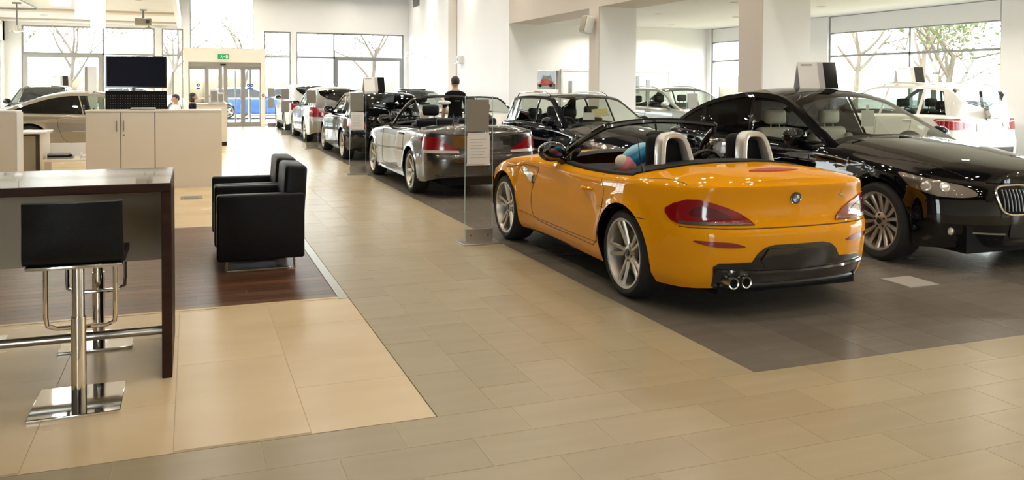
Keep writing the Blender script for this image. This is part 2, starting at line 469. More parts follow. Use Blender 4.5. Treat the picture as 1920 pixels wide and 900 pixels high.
# ------------------------------------------------------------------ walls
def wall(name, boxes, mat='white_wall'):
    m = MB()
    for b in boxes: m.box(*b)
    return struct(m.build(name, mat, smooth=False))
HC = 5.2   # hall ceiling
AC = 3.28  # side bay ceiling
WT, WM = 3.56, 2.60
wall('wall_back', [(XL, -5.40, 33.0, 33.3, 0, HC), (-5.40, -0.05, 33.0, 33.3, WT, HC), (-1.175, -0.955, 32.85, 33.3, 0, WT), (-0.235, -0.05, 33.0, 33.3, 2.86, WT), (2.25, 8.15, 33.0, 33.3, WT, HC),
                   (2.25, 2.48, 33.0, 33.3, 2.86, WT), (3.58, 3.775, 32.85, 33.3, 0, WT), (7.965, 8.15, 33.0, 33.3, 0, WT), (-0.05, 0.0, 33.0, 33.3, 2.86, HC), (2.23, 2.25, 33.0, 33.3, 2.86, HC)])
wall('wall_right', [(8.15, 8.55, 21.6, 33.3, 0, HC)])
wall('wall_side_bay', [(8.55, 9.0, 21.6, 21.9, 0, AC), (9.0, 9.65, 21.6, 21.9, 0, 1.45), (9.0, 9.65, 21.6, 21.9, 1.985, AC), (9.65, 14.8, 21.6, 21.9, 0, AC)])
# right glazed wall X = 14.5
segs = [(-9.0, -8.0), (-6.0, 0.4), (10.9, 11.76), (16.46, 17.3), (21.4, 21.9)]
wall('wall_far_right', [(14.5, 14.8, a, b, 0, AC) for a, b in segs] + [(14.5, 14.8, -9, 21.9, 3.27, 3.5)])
# left wall with windows
wl = [(31.2, 31.9)]
wall('wall_left', [(-6.2, XL, a, b, 0, HC) for a, b in wl] + [(-6.2, XL, 19.0, 33.3, 3.0, HC), (-6.2, XL, 19.0, 33.3, 0, 0.12), (-6.2, XL, 32.7, 33.3, 0, HC)])
wall('wall_left_near', [(-6.2, XL, -9.0, 19.0, 0, HC)], 'darkened_wall')  # out of view; coloured dark to keep pale reflections off the yellow car
# street-side wall behind the viewer
wall('wall_front', [(-6.2, -5.2, -9.3, -9.0, 0, HC), (-6.2, 14.8, -9.3, -9.0, 4.2, HC), (7.2, 14.8, -9.3, -9.0, 0, HC), (-2.4, 7.2, -9.3, -9.0, 0, HC), (14.2, 14.8, -9.3, -9.0, 0, HC)])
wall('ceiling', [(-6.2, 9.1, -9.3, 33.3, HC, HC + 0.2)], 'hall_ceiling')
wall('ceiling_side_bay', [(9.0, 14.8, -9.3, 21.9, AC, AC + 0.2)], 'ceiling_white')
b = wall('wall_beam', [(8.15, 9.1, -9.0, 21.6, 3.25, HC)], 'beige_tone'); b['label'] = 'beige beam over the column row'
# columns between hall and side bay: white shaft, beige face towards the aisle
def column(y0, y1, label):
    c = struct(bx('wall_column', 8.17, 9.06, y0, y1, 0, 3.25, 'white_wall')); c['label'] = label
    bx('beige_face', 8.15, 8.17, y0, y1, 0, 3.25, 'beige_tone', c)
    bx('skirting', 8.14, 9.07, y0 - 0.012, y1 + 0.012, 0, 0.10, 'white_lacquer', c)
column(16.18, 16.64, 'square column behind the dark estate car'); column(10.67, 11.26, 'square column behind the black fastback'); column(5.2, 5.75, 'square column right of the frame'); column(-0.4, 0.1, 'square column behind the viewer')
pl = struct(bx('wall_pilaster', 8.11, 8.15, 26.40, 27.28, 0, HC, 'beige_tone'))

# ------------------------------------------------------------------ windows
def window(name, axis, a0, a1, z0, z1, pos, vm=(), hm=(), mat='frame_grey', fr=0.05, dep=0.10, glass='clear_glass', outer=None):
    """frame with mullions and panes; axis 'x': spans X at Y=pos, axis 'y': spans Y at X=pos"""
    m = MB()
    def b(u0, u1, w0, w1, d=dep):
        if axis == 'x': m.box(u0, u1, pos - d / 2, pos + d / 2, w0, w1)
        else: m.box(pos - d / 2, pos + d / 2, u0, u1, w0, w1)
    o = outer or fr
    b(a0, a0 + o, z0, z1); b(a1 - o, a1, z0, z1); b(a0 + o, a1 - o, z0, z0 + o); b(a0 + o, a1 - o, z1 - o, z1)
    w = struct(m.build(name, mat, smooth=False))
    for v in vm:
        m = MB(); b(v - fr / 2, v + fr / 2, z0 + o, z1 - o, dep * 0.9); m.build('mullion', mat, w, smooth=False)
    xs = [a0 + o] + list(vm) + [a1 - o]
    for h in hm:
        m = MB(); b(a0 + o, a1 - o, h - fr / 2, h + fr / 2, dep * 0.9); m.build('transom', mat, w, smooth=False)
    zs = [z0 + o] + list(hm) + [z1 - o]
    for i in range(len(xs) - 1):
        for j in range(len(zs) - 1):
            m = MB(); b(xs[i] + fr / 2, xs[i + 1] - fr / 2, zs[j] + fr / 2, zs[j + 1] - fr / 2, 0.012); m.build('pane', glass, w, smooth=False)
    return w
w1 = window('window_1', 'x', -5.40, -1.175, 0.0, WT, 33.1, (-2.87,), (WM,), 'frame_taupe', 0.06)
# heavy opening frame in its lower left field
m = MB()
for q in ((-5.37, -5.22, 0.03, 2.57), (-3.03, -2.90, 0.03, 2.57), (-5.22, -3.03, 2.45, 2.57), (-5.22, -3.03, 0.03, 0.16)): m.box(q[0], q[1], 33.02, 33.12, q[2], q[3])
m.build('opening_frame', 'frame_taupe', w1, smooth=False)
window('window_2', 'x', -0.955, -0.235, 0.0, WT, 33.1, (), (WM,), 'frame_taupe', 0.05)
window('window_3', 'x', 0.0, 2.23, 2.86, HC, 33.15, (), (), 'frame_grey', 0.04)
window('window_4', 'x', 2.60, 3.58, 0.0, WT, 33.1, (), (WM,), 'frame_grey', 0.05)
w5 = window('window_5', 'x', 3.775, 7.965, 0.0, WT, 33.1, (5.224,), (WM,), 'frame_grey', 0.06)
m = MB()
for q in ((5.26, 5.36, 0.03, 2.57), (7.80, 7.93, 0.03, 2.57), (5.36, 7.80, 2.50, 2.57), (5.36, 7.80, 0.03, 0.14)): m.box(q[0], q[1], 33.02, 33.12, q[2], q[3])
m.build('opening_frame', 'frame_grey', w5, smooth=False)
for k, (a, b_, vm) in enumerate(((17.3, 21.4, (19.4,)), (11.76, 16.46, (14.0,)), (0.4, 10.9, (4.0, 7.5)), (-8.0, -6.0, (-7.0,)))):
    w = window('window_%d' % (6 + k), 'y', a, b_, 0.0, 3.27, 14.6, vm, (2.31, 2.87), 'frame_grey', 0.05)
    bx('blind', 14.54, 14.57, a + 0.05, b_ - 0.05, 2.87, 3.25, 'white_wall', w)
for k, (a, b_, vm) in enumerate(((19.0, 31.2, (21.4, 23.8, 26.2, 28.7)), (31.9, 32.7, ()))):
    window('window_%d' % (10 + k), 'y', a, b_, 0.12, 3.0, -6.05, vm, (2.3,), 'frame_grey', 0.06)
for k, (a, b_, vm) in enumerate(((-5.2, -2.4, ()),)):
    window('window_%d' % (12 + k), 'x', a, b_, 0.0, 4.2, -9.15, vm, (2.6,), 'frame_grey', 0.06)
struct(bx('window_13', 9.0, 9.65, 21.70, 21.72, 1.45, 1.985, 'clear_glass'))

# ------------------------------------------------------------------ entrance: white portal with sliding doors
m = MB()
m.box(-0.21, -0.06, 32.55, 33.3, 0, 2.86); m.box(2.46, 2.60, 32.55, 33.3, 0, 2.86); m.box(-0.06, 2.46, 32.55, 33.3, 2.36, 2.86)
portal_o = struct(m.build('door_portal', 'white_laminate', smooth=False)); portal_o['label'] = 'white entrance portal around the sliding doors'
hd = bx('door_header', -0.06, 2.46, 32.60, 32.75, 2.20, 2.36, 'frame_taupe', portal_o)
bx('door_sensor', 1.03, 1.22, 32.56, 32.60, 2.24, 2.30, 'black_plastic', portal_o)
bx('threshold', -0.06, 2.46, 32.55, 33.2, 0.0, 0.012, 'frame_grey', portal_o)
def leaf(n, x0, x1, y, fl, frt):
    m = MB()
    m.box(x0, x0 + fl, y - 0.025, y + 0.025, 0.012, 2.20); m.box(x1 - frt, x1, y - 0.025, y + 0.025, 0.012, 2.20)
    m.box(x0 + fl, x1 - frt, y - 0.025, y + 0.025, 0.012, 0.16); m.box(x0 + fl, x1 - frt, y - 0.025, y + 0.025, 2.10, 2.20)
    d = struct(m.build('door_%d' % n, 'frame_taupe', smooth=False))
    bx('pane', x0 + fl, x1 - frt, y - 0.006, y + 0.006, 0.16, 2.10, 'clear_glass', d)
    bx('manifestation_band', x0 + fl, x1 - frt, y - 0.009, y - 0.007, 1.03, 1.07, 'white_plastic', d)
    return d
d1 = leaf(1, -0.06, 0.56, 32.72, 0.05, 0.06); d2 = leaf(2, 0.56, 1.10, 32.66, 0.07, 0.14); d3 = leaf(3, 1.14, 1.80, 32.66, 0.14, 0.06); d4 = leaf(4, 1.80, 2.46, 32.72, 0.10, 0.05)
for d, x in ((d1, 0.27), (d4, 2.02), (d4, 2.14)):
    MB().lathe([(0.0, 0.0), (0.06, 0.0), (0.06, 0.006), (0.0, 0.006)], 20, 'y', (x, 32.700, 1.52)).build('round_sticker', 'sign_blue', d)
    bx('sticker_caption', x - 0.055, x + 0.055, 32.700, 32.706, 1.36, 1.42, 'sign_blue', d)
    MB().lathe([(0.0, -0.002), (0.02, -0.002), (0.02, 0.0), (0.0, 0.0)], 12, 'y', (x, 32.700, 1.52)).build('sticker_symbol', 'white_plastic', d)
# inner lobby doors beyond, half open
m = MB(); m.box(2.10, 2.16, 33.4, 34.3, 0.012, 2.1); m.box(1.62, 1.68, 34.6, 34.66, 0.012, 2.1); m.build('lobby_door_edge', 'frame_grey', portal_o, smooth=False)
ex = thing('exit_sign', 'green emergency exit sign with running figure above the sliding doors', 'sign', (1.13, 32.545, 2.56))
bx('sign_body', -0.19, 0.19, -0.03, 0.004, -0.09, 0.09, 'exit_green', ex)
g = MB(); g.ell((-0.06, -0.034, 0.045), (0.016, 0.003, 0.016), u=10, v=6); g.prism([(-0.075, 0.03), (-0.05, 0.03), (-0.035, -0.01), (-0.02, -0.06), (-0.035, -0.065), (-0.055, -0.02), (-0.085, -0.055), (-0.10, -0.045), (-0.075, -0.005)], -0.036, -0.031, 'y'); g.build('running_figure', 'white_plastic', ex, smooth=False)
MB().prism([(0.09, -0.06), (0.16, -0.06), (0.16, 0.06), (0.09, 0.06)], -0.036, -0.031, 'y').build('door_symbol', 'white_plastic', ex, smooth=False)
MB().prism([(0.0, -0.012), (0.035, -0.012), (0.035, -0.035), (0.07, 0.0), (0.035, 0.035), (0.035, 0.012), (0.0, 0.012)], -0.036, -0.031, 'y').build('arrow', 'white_plastic', ex, smooth=False)
al = thing('alarm_button', 'round red alarm button on the entrance portal', 'button', (2.53, 32.55, 1.15))
MB().lathe([(0.0, 0.0), (0.055, 0.0), (0.055, -0.02), (0.045, -0.03), (0.0, -0.03)], 20, 'y').build('button_body', 'alarm_red', al)
MB().lathe([(0.0, -0.029), (0.02, -0.029), (0.02, -0.034), (0.0, -0.034)], 12, 'y').build('button_centre', 'white_plastic', al)

# side bay doors and the window to the next room
def bay_door(n, x0, x1, slit, zt=1.97):
    d = struct(bx('door_%d' % n, x0, x1, 21.55, 21.60, 0, zt, 'white_lacquer'))
    m = MB(); m.box(x0 - 0.06, x0, 21.53, 21.61, 0, zt + 0.06); m.box(x1, x1 + 0.06, 21.53, 21.61, 0, zt + 0.06); m.box(x0, x1, 21.53, 21.61, zt, zt + 0.06); m.build('door_frame', 'grey_wall', d, smooth=False)
    for a, b_, c_, e_ in slit: bx('glazed_slot', a, b_, 21.535, 21.551, c_, e_, 'dark_steel', d)
    return d
bay_door(5, 9.75, 10.62, [(9.93, 10.03, 1.25, 1.70)])
bay_door(6, 12.02, 13.15, [(12.08, 12.18, 1.35, 1.85), (12.08, 12.18, 0.9, 1.25), (12.40, 12.52, 1.1, 1.75), (12.62, 12.80, 0.75, 1.2)])
pic = thing('wall_picture', 'picture of a red car in the opening of the side bay wall', 'picture', (9.32, 21.80, 1.72))
bx('picture_board', -0.32, 0.32, 0.0, 0.02, -0.265, 0.262, 'print_grey', pic)
bx('picture_sky', -0.32, 0.10, -0.004, 0.0, -0.02, 0.262, 'sign_grey', pic)
P = catmull([(-0.26, -0.15, 0), (-0.26, -0.06, 0), (-0.18, -0.03, 0), (-0.08, 0.02, 0), (0.08, 0.02, 0), (0.18, -0.04, 0), (0.26, -0.08, 0), (0.26, -0.15, 0)], 4, True)
MB().prism([(p.x, p.y) for p in P], -0.008, -0.004, 'y').build('printed_car', 'alarm_red', pic, smooth=False)
for x in (-0.16, 0.16): MB().lathe([(0.0, -0.010), (0.05, -0.010), (0.05, -0.004), (0.0, -0.004)], 16, 'y', (x, 0, -0.15)).build('printed_wheel', 'matt_black', pic)

# ------------------------------------------------------------------ ceiling raft on the left
raft = struct(bx('ceiling_raft', XL, -0.42, 12.5, 32.98, 3.66, 3.95, 'raft_white')); raft['label'] = 'lowered ceiling raft over the left side'
bx('raft_edge', -0.42, -0.30, 12.5, 32.98, 3.58, 3.98, 'white_lacquer', raft)
bx('raft_beam', XL, -0.42, 26.9, 27.6, 3.60, 3.66, 'beige_tone', raft); bx('raft_beam', XL, -0.42, 31.0, 31.6, 3.60, 3.66, 'beige_tone', raft)
co = MB().tube([(-3.9, 19.5, 3.60), (-3.9, 26.2, 3.60), (-3.95, 26.5, 3.60), (-4.3, 26.7, 3.60), (-5.89, 26.7, 3.60)], 0.018, 8).build('cable_conduit', 'dark_steel'); setp(co, 'dark cable conduit running under the ceiling raft', 'conduit')

# ------------------------------------------------------------------ lamps
LAMP_ME = {}
def downlight(x, y, z, power, group, label, r=0.075, col=(1.0, 0.90, 0.76), spread=2.6):
    if 'ring' not in LAMP_ME:
        LAMP_ME['ring'] = MB().lathe([(0.070, -0.004), (0.098, -0.010), (0.104, 0.0), (0.098, 0.012), (0.070, 0.012)], 20, closed=True).mesh('trim_ring'); LAMP_ME['ring'].materials.append(MATS['white_plastic'])
        LAMP_ME['can'] = MB().lathe([(0.0, 0.03), (0.068, 0.03), (0.074, 0.0), (0.074, 0.034), (0.0, 0.036)], 20).mesh('lamp_can'); LAMP_ME['can'].materials.append(MATS['lamp_white'])
    t = link('downlight', LAMP_ME['ring']); t.location = (x, y, z); setp(t, label, 'light', group)
    link('lamp_can', LAMP_ME['can'], t)
    l = bpy.data.lights.new('lamp', 'AREA'); l.shape = 'DISK'; l.size = r * 2; l.energy = power; l.color = col; l.spread = spread
    lo = bpy.data.objects.new('lamp', l); COL.objects.link(lo); lo.parent = t; lo.location = (0, 0, -0.012)
    return t
for i, x in enumerate((0.3, 2.1, 3.9, 5.7, 7.4)):
    for j in range(18):
        y = -6.5 + j * 2.25
        for dx in ((-0.16, 0.16) if (i + j) % 2 == 0 else (0.0,)):
            downlight(x + dx, y, HC - 0.005, 6.3 if y < 9 else 11.0, 'downlights of the hall ceiling', 'round recessed downlight in the high hall ceiling', 0.055)
for i, x in enumerate((10.4, 12.6)):
    for j in range(10): downlight(x, -6.5 + j * 3.0, AC - 0.005, 32, 'downlights of the side bay', 'round recessed downlight in the low side bay ceiling')
for i, x in enumerate((-1.2, -2.6, -4.2)):
    for j in range(6): downlight(x, 14.0 + j * 3.1, 3.655, 6, 'downlights of the raft', 'round recessed downlight in the lowered ceiling raft')
# big white pendant cylinders
for k, (x, y, zb) in enumerate(((-1.63, 17.78, 2.61), (-1.645, 15.65, 2.63), (-1.65, 12.98, 2.615))):
    t = thing('pendant_lamp', ('white cylinder pendant lamp, farthest of the three', 'white cylinder pendant lamp, middle one of the three', 'white cylinder pendant lamp, nearest of the three')[k], 'lamp', (x, y, zb), 0, 'white pendant lamps')
    MB().lathe([(0.0, 0.03), (0.11, 0.03), (0.12, 0.0), (0.13, 0.03), (0.13, 0.66), (0.12, 0.70), (0.0, 0.70)], 28).build('lamp_shade', 'lamp_white', t)
    MB().cyl((0, 0, 0.69), (0, 0, 3.66 - zb), 0.006, n=6).lathe([(0.0, 3.63 - zb), (0.05, 3.63 - zb), (0.05, 3.66 - zb), (0.0, 3.66 - zb)], 14).build('suspension_cable', 'dark_steel', t)
sp_ = thing('ceiling_spotlight', 'ceiling spotlight with a round white reflector above the far left window', 'lamp', (-4.22, 25.2, 3.66))
MB().box(-0.10, 0.10, -0.04, 0.04, -0.04, 0.0).cyl((0, 0, 0), (0, 0, -0.62), 0.016, n=8).build('lamp_arm', 'dark_steel', sp_)
MB().lathe([(0.0, -0.60), (0.05, -0.60), (0.08, -0.66), (0.17, -0.74), (0.175, -0.76), (0.16, -0.755), (0.0, -0.70)], 24).build('reflector', 'lamp_lens', sp_)
MB().ell((0, 0, -0.73), (0.10, 0.10, 0.05)).build('bulb', 'lamp_white', sp_)
pj = thing('projector', 'ceiling-mounted projector under the raft', 'projector', (-1.24, 26.2, 3.658))
MB().box(-0.09, 0.09, -0.05, 0.05, -0.03, 0.0).cyl((0, 0, 0), (0, 0, -0.25), 0.025, n=10).build('mount', 'dark_steel', pj)
o = MB().box(-0.22, 0.22, -0.18, 0.18, -0.44, -0.25, 0.025).build('projector_body', 'taupe_panel', pj)
MB().cyl((0.12, -0.21, -0.34), (0.12, -0.17, -0.34), 0.05, n=16).build('lens', 'gloss_black', o)
MB().tube(catmull([(0.0, 0, -0.60), (0.04, 0, -0.54), (0.14, 0, -0.50), (0.24, 0, -0.54), (0.28, 0, -0.62)], 4), 0.018, 8).cyl((0.14, 0, -0.44), (0.14, 0, -0.51), 0.02, n=8).build('cable_hook', 'grey_steel', pj)
# wall equipment
sk = thing('wall_speaker', 'small grey loudspeaker bracketed to the column', 'speaker', (8.0, 16.40, 2.86))
M = Matrix.Rotation(0.25, 4, 'Y') @ Matrix.Rotation(0.2, 4, 'Z')
MB().box(-0.13, 0.09, -0.11, 0.11, -0.19, 0.19, 0.03, 3, M).build('speaker_box', 'white_plastic', sk)
MB().box(-0.145, -0.125, -0.09, 0.09, -0.17, 0.17, 0.008, 2, M).build('speaker_grille', 'taupe_panel', sk)
MB().cyl((0.05, 0, 0.02), (0.15, 0, 0.05), 0.015, n=8).build('bracket', 'grey_steel', sk)
em = thing('emergency_light', 'small white emergency light on a shelf on the right wall', 'light', (8.15, 25.85, 2.25))
bx('shelf', -0.22, 0.0, -0.16, 0.16, 0.0, 0.02, 'white_plastic', em); bx('lamp_box', -0.16, 0.0, -0.11, 0.11, 0.02, 0.26, 'white_plastic', em, 0.015)
MB().lathe([(0.0, 0.0), (0.05, 0.0), (0.04, -0.01), (0.0, -0.01)], 16, 'x', (-0.165, 0, 0.14)).build('lamp_face', 'dark_steel', em)
cc = thing('security_camera', 'white security camera at the back corner of the right wall', 'camera', (8.15, 32.3, 2.80))
MB().cyl((0, 0, 0), (-0.12, 0, 0.0), 0.03, n=10).build('bracket', 'white_plastic', cc)
o = MB().ell((-0.18, -0.02, -0.04), (0.10, 0.10, 0.12)).build('camera_dome', 'white_plastic', cc)
vt = thing('wall_vent', 'dark ventilation grille high on the right wall', 'vent', (8.15, 31.7, 4.75))
bx('vent_frame', -0.02, 0.0, -0.45, 0.45, -0.16, 0.16, 'dark_steel', vt)
for k in range(5): bx('slat', -0.035, -0.02, -0.42, 0.42, -0.12 + k * 0.06, -0.10 + k * 0.06, 'grey_steel', vt)
sw = bx('wall_switch', 8.13, 8.15, 30.30, 30.42, 2.50, 2.66, 'grey_steel'); setp(sw, 'small grey sensor plate on the right wall', 'sensor')

# ------------------------------------------------------------------ car builder (local: +y forward, origin under the rear axle)
class Car:
    def __init__(s, name, label, loc, rz, sp, paint, wheel='star5', group='showroom cars', alloy='alloy'):
        s.sp, s.paint, s.alloy = sp, paint, alloy
        s.root = thing(name, label, 'car', loc, rz, group)
        s.make_body(); s.make_wheels(wheel); s.make_under()
    # --- body shell: a wall swept round the plan outline plus a crowned cap
    def make_body(s):
        sp = s.sp
        pts = catmull([(x, y, 0) for x, y in sp['plan']], 40)
        acc = [0.0]
        for i in range(1, len(pts)): acc.append(acc[-1] + (pts[i] - pts[i - 1]).length)
        for i in range(1, len(pts)):
            if pts[i].y <= pts[i - 1].y: pts[i].y = pts[i - 1].y + 1e-6
        ys = [p.y for p in pts]
        def s_at_y(y):
            i = min(max(bisect_left(ys, y), 1), len(ys) - 1)
            t = (y - ys[i - 1]) / (ys[i] - ys[i - 1]); return lerp(acc[i - 1], acc[i], t)
        def at(u):
            i = min(max(bisect_left(acc, u), 1), len(acc) - 1)
            t = (u - acc[i - 1]) / (acc[i] - acc[i - 1]); p = pts[i - 1].lerp(pts[i], t)
            a, b = max(i - 6, 0), min(i + 5, len(pts) - 1)
            tg = (pts[b] - pts[a]).normalized(); n = Vector((tg.y, -tg.x, 0))
            if u < 1e-6: n = Vector((0, -1, 0))
            if u > acc[-1] - 1e-6: n = Vector((0, 1, 0))
            return p, n
        T = acc[-1]; S = [T * k / 84 for k in range(85)]
        R, Ra = sp['R'], sp['Ra']
        for ya in (0.0, sp['wb']):
            for k in range(21): S.append(s_at_y(ya + Ra * math.cos(PI * k / 20)))
            S += [s_at_y(ya - Ra - 0.006), s_at_y(ya + Ra + 0.006)]
        for y in sp['cut'][:2]: S.append(s_at_y(y))
        S = sorted(S); S = [S[0]] + [S[i] for i in range(1, len(S)) if S[i] - S[i - 1] > 1e-4]
        zl0, zs, zc = pchip(sp['zlow']), pchip(sp['zsh']), pchip(sp['zc'])
        rp, fp, spf = pchip(sp['rear']), pchip(sp['front']), pchip(sp['side'])
        rr = sp.get('round', 0.05); cre = pchip(sp['crease']) if 'crease' in sp else None; cd = sp.get('crease_d', 0.012)
        V = [0.0, 0.05, 0.1, 0.15, 0.2, 0.26, 0.32, 0.38, 0.44, 0.5, 0.56, 0.62, 0.68, 0.74, 0.79, 0.84, 0.88, 0.92, 0.95, 0.975, 1.0]
        rows = []
        for u in S:
            p, n = at(u); y = p.y
            zl = zl0(y)
            for ya in (0.0, sp['wb']):
                if abs(y - ya) < Ra + 0.001: zl = max(zl, R + math.sqrt(max(Ra * Ra - (y - ya)**2, 0)))
            zt = zs(y); zl = min(zl, zt - 0.05)
            wr, wf, ws = max(0, -n.y)**2, max(0, n.y)**2, n.x**2
            col = []
            for v in V:
                z = lerp(zl, zt, v)
                ins = wr * rp(z) + wf * fp(z) + ws * spf((z - 0.18) / (zt - 0.18))
                if cre is not None and ws > 0.3:
                    dz = cre(y) - z
                    if dz > -0.02:
                        ins += ws * cd * min(1.0, (dz + 0.02) / 0.03) * max(0.0, 1 - max(dz, 0) / 0.22)
                # flare of the wheel arches
                if ws > 0.5:
                    for ya in (0.0, sp['wb']):
                        q = math.hypot(y - ya, z - R)
                        if q < Ra + 0.09: ins -= sp.get('flare', 0.012) * (1 - max(0, q - Ra) / 0.09)**2
                dz = zt - z
                if dz < rr: ins += rr * (1 - math.sqrt(max(0.0, 1 - (1 - dz / rr)**2)))
                q = p - n * ins
                col.append(Vector((max(q.x, 0.0), q.y, z)))
            rows.append(col)
        NV = len(V); vs = []; fs = []
        n = len(rows)
        # loop: right half forward, then left half mirrored
        idxR = [[0] * NV for _ in rows]; idxL = [[0] * NV for _ in rows]
        for i, col in enumerate(rows):
            for j, q in enumerate(col):
                idxR[i][j] = len(vs); vs.append(q)
                if i in (0, n - 1): idxL[i][j] = idxR[i][j]
                else: idxL[i][j] = len(vs); vs.append(Vector((-q.x, q.y, q.z)))
        for i in (0, n - 1):
            for j in range(NV): vs[idxR[i][j]].x = 0.0
        for i in range(n - 1):
            for j in range(NV - 1):
                fs.append((idxR[i][j], idxR[i + 1][j], idxR[i + 1][j + 1], idxR[i][j + 1]))
                fs.append((idxL[i][j], idxL[i][j + 1], idxL[i + 1][j + 1], idxL[i + 1][j]))
        # cap
        cs = sp['cut'][2]; half = [0.0, 0.2, 0.4, 0.55, 0.68, min(0.78, cs - 0.03), cs, (1 + cs) / 2, 1.0]
        half = sorted(set(half)); C = [-c for c in half[:0:-1]] + half
        p_ = sp.get('cap_p', 2.4); capi = []; full = list(fs); nc = len(C)
        s.loop = [(rows[i][-1].y, rows[i][-1].x, rows[i][-1].z) for i in range(n)]
        for i in range(n):
            q = rows[i][-1]; line = []
            for c in C:
                if c == 1.0: line.append(idxR[i][-1]); continue
                if c == -1.0: line.append(idxL[i][-1]); continue
                if i in (0, n - 1): line.append(idxR[i][-1]); continue
                zz = lerp(q.z, zc(q.y), (1 - abs(c)**p_) * min(1.0, q.x / 0.25)) if q.x < 0.25 else lerp(q.z, zc(q.y), 1 - abs(c)**p_)
                line.append(len(vs)); vs.append(Vector((c * q.x, q.y, zz)))
            capi.append(line)
        y0, y1 = sp['cut'][:2]; midx = [0] * len(fs); ce = (1 + cs) / 2
        for i in range(n - 1):
            ym = (rows[i][-1].y + rows[i + 1][-1].y) / 2
            for k in range(nc - 1):
                f = (capi[i][k], capi[i][k + 1], capi[i + 1][k + 1], capi[i + 1][k])
                f = tuple(dict.fromkeys(f))
                if len(f) < 3: continue
                full.append(f)
                cm = abs(C[k] + C[k + 1]) / 2
                if y0 < ym < y1 and cm < cs: continue
                fs.append(f); midx.append(1 if ((y0 - 0.03 < ym < y1 and cm < ce) or (y1 <= ym < sp.get('cowl', y1 + 0.2) and cm < cs)) else 0)
        s.bvh = BVHTree.FromPolygons([tuple(v) for v in vs], full)
        s.body = from_data('body', vs, fs, [s.paint, 'cabin_black'], s.root, angle=50, idx=midx)
        ly = [a[0] for a in s.loop]; lx = [a[1] for a in s.loop]; lz = [a[2] for a in s.loop]
        def _int(arr):
            def f(y):
                i = min(max(bisect_left(ly, y), 1), len(ly) - 1)
                d = ly[i] - ly[i - 1]
                return lerp(arr[i - 1], arr[i], 0 if d < 1e-9 else min(max((y - ly[i - 1]) / d, 0), 1))
            return f
        s.xs, s.zs = _int(lx), _int(lz)
    # --- projecting details onto the shell
    def hit(s, p, d):
        d = Vector(d).normalized(); o = Vector(p) - d * 6
        l, n, i, dist = s.bvh.ray_cast(o, d)
        if l is None:
            l, n, i, dist = s.bvh.find_nearest(Vector(p))
        if n.dot(d) > 0: n = -n
        return l, n
    def decal(s, name, P, d, mat, off=0.004, grid=0.035, spline=False, parent=None, mirror=True, thick=0.012, label=None):
        out = []
        for sd in ((1, -1) if mirror else (1,)):
            Q = [Vector((p[0] * sd, p[1], p[2])) for p in P]; dd = Vector((d[0] * sd, d[1], d[2])).normalized()
            if spline: Q = catmull(Q, 6, True)
            w = dd; u = Vector((0, 0, 1)).cross(w)
            u = u.normalized() if u.length > 1e-3 else Vector((1, 0, 0)); v = w.cross(u)
            c = sum(Q, Vector()) / len(Q)
            B2 = [Vector(((q - c).dot(u), (q - c).dot(v))) for q in densify(Q, grid, True)]
            nb = len(B2)
            inner = []
            xs = [b.x for b in B2]; zs = [b.y for b in B2]
            a = min(xs) + grid / 2
            while a < max(xs):
                b = min(zs) + grid / 2
                while b < max(zs):
                    if inpoly((a, b), B2) and min((Vector((a, b)) - q).length for q in B2) > grid * 0.45: inner.append(Vector((a, b)))
                    b += grid
                a += grid
            r = delaunay_2d_cdt(B2 + inner, [(i, (i + 1) % nb) for i in range(nb)], [], 1, 1e-6)
            vs = []; nn = []
            for q in r[0]:
                l, n = s.hit(c + u * q.x + v * q.y, dd); vs.append(l + n * off); nn.append(n)
            fs = [tuple(f) for f in r[2]]
            cnt = {}
            for f in fs:
                for k in range(len(f)):
                    e = (f[k], f[(k + 1) % len(f)]); cnt[e] = cnt.get(e, 0) + 1
            rim = [e for e in cnt if (e[1], e[0]) not in cnt]
            mp = {}
            for e in rim:
                for k in e:
                    if k not in mp: mp[k] = len(vs); vs.append(vs[k] - nn[k] * thick)
            for a_, b_ in rim: fs.append((b_, a_, mp[a_], mp[b_]))
            bm = bmesh.new(); bv = [bm.verts.new(v_) for v_ in vs]
            for f in fs:
                try: bm.faces.new([bv[k] for k in f])
                except ValueError: pass
            bmesh.ops.recalc_face_normals(bm, faces=bm.faces)
            me = bpy.data.meshes.new(name); bm.to_mesh(me); bm.free()
            me.polygons.foreach_set('use_smooth', [True] * len(me.polygons)); me.set_sharp_from_angle(angle=math.radians(40))
            o = link(name, me, parent or s.root, mat)
            if label: o['label'] = label
            out.append(o)
        return out
    def line(s, name, P, d, rad=0.0035, mat='gap', mirror=True, closed=False, spline=False, off=0.0, parent=None, n=5):
        out = []
        for sd in ((1, -1) if mirror else (1,)):
            Q = [Vector((p[0] * sd, p[1], p[2])) for p in P]; dd = Vector((d[0] * sd, d[1], d[2]))
            if spline: Q = catmull(Q, 5, closed)
            Q = densify(Q, 0.04, closed)
            R = []
            for q in Q:
                l, nn = s.hit(q, dd); R.append(l + nn * off)
            out.append(MB().tube(R, rad, n, closed=closed).build(name, mat, parent or s.root))
        return out
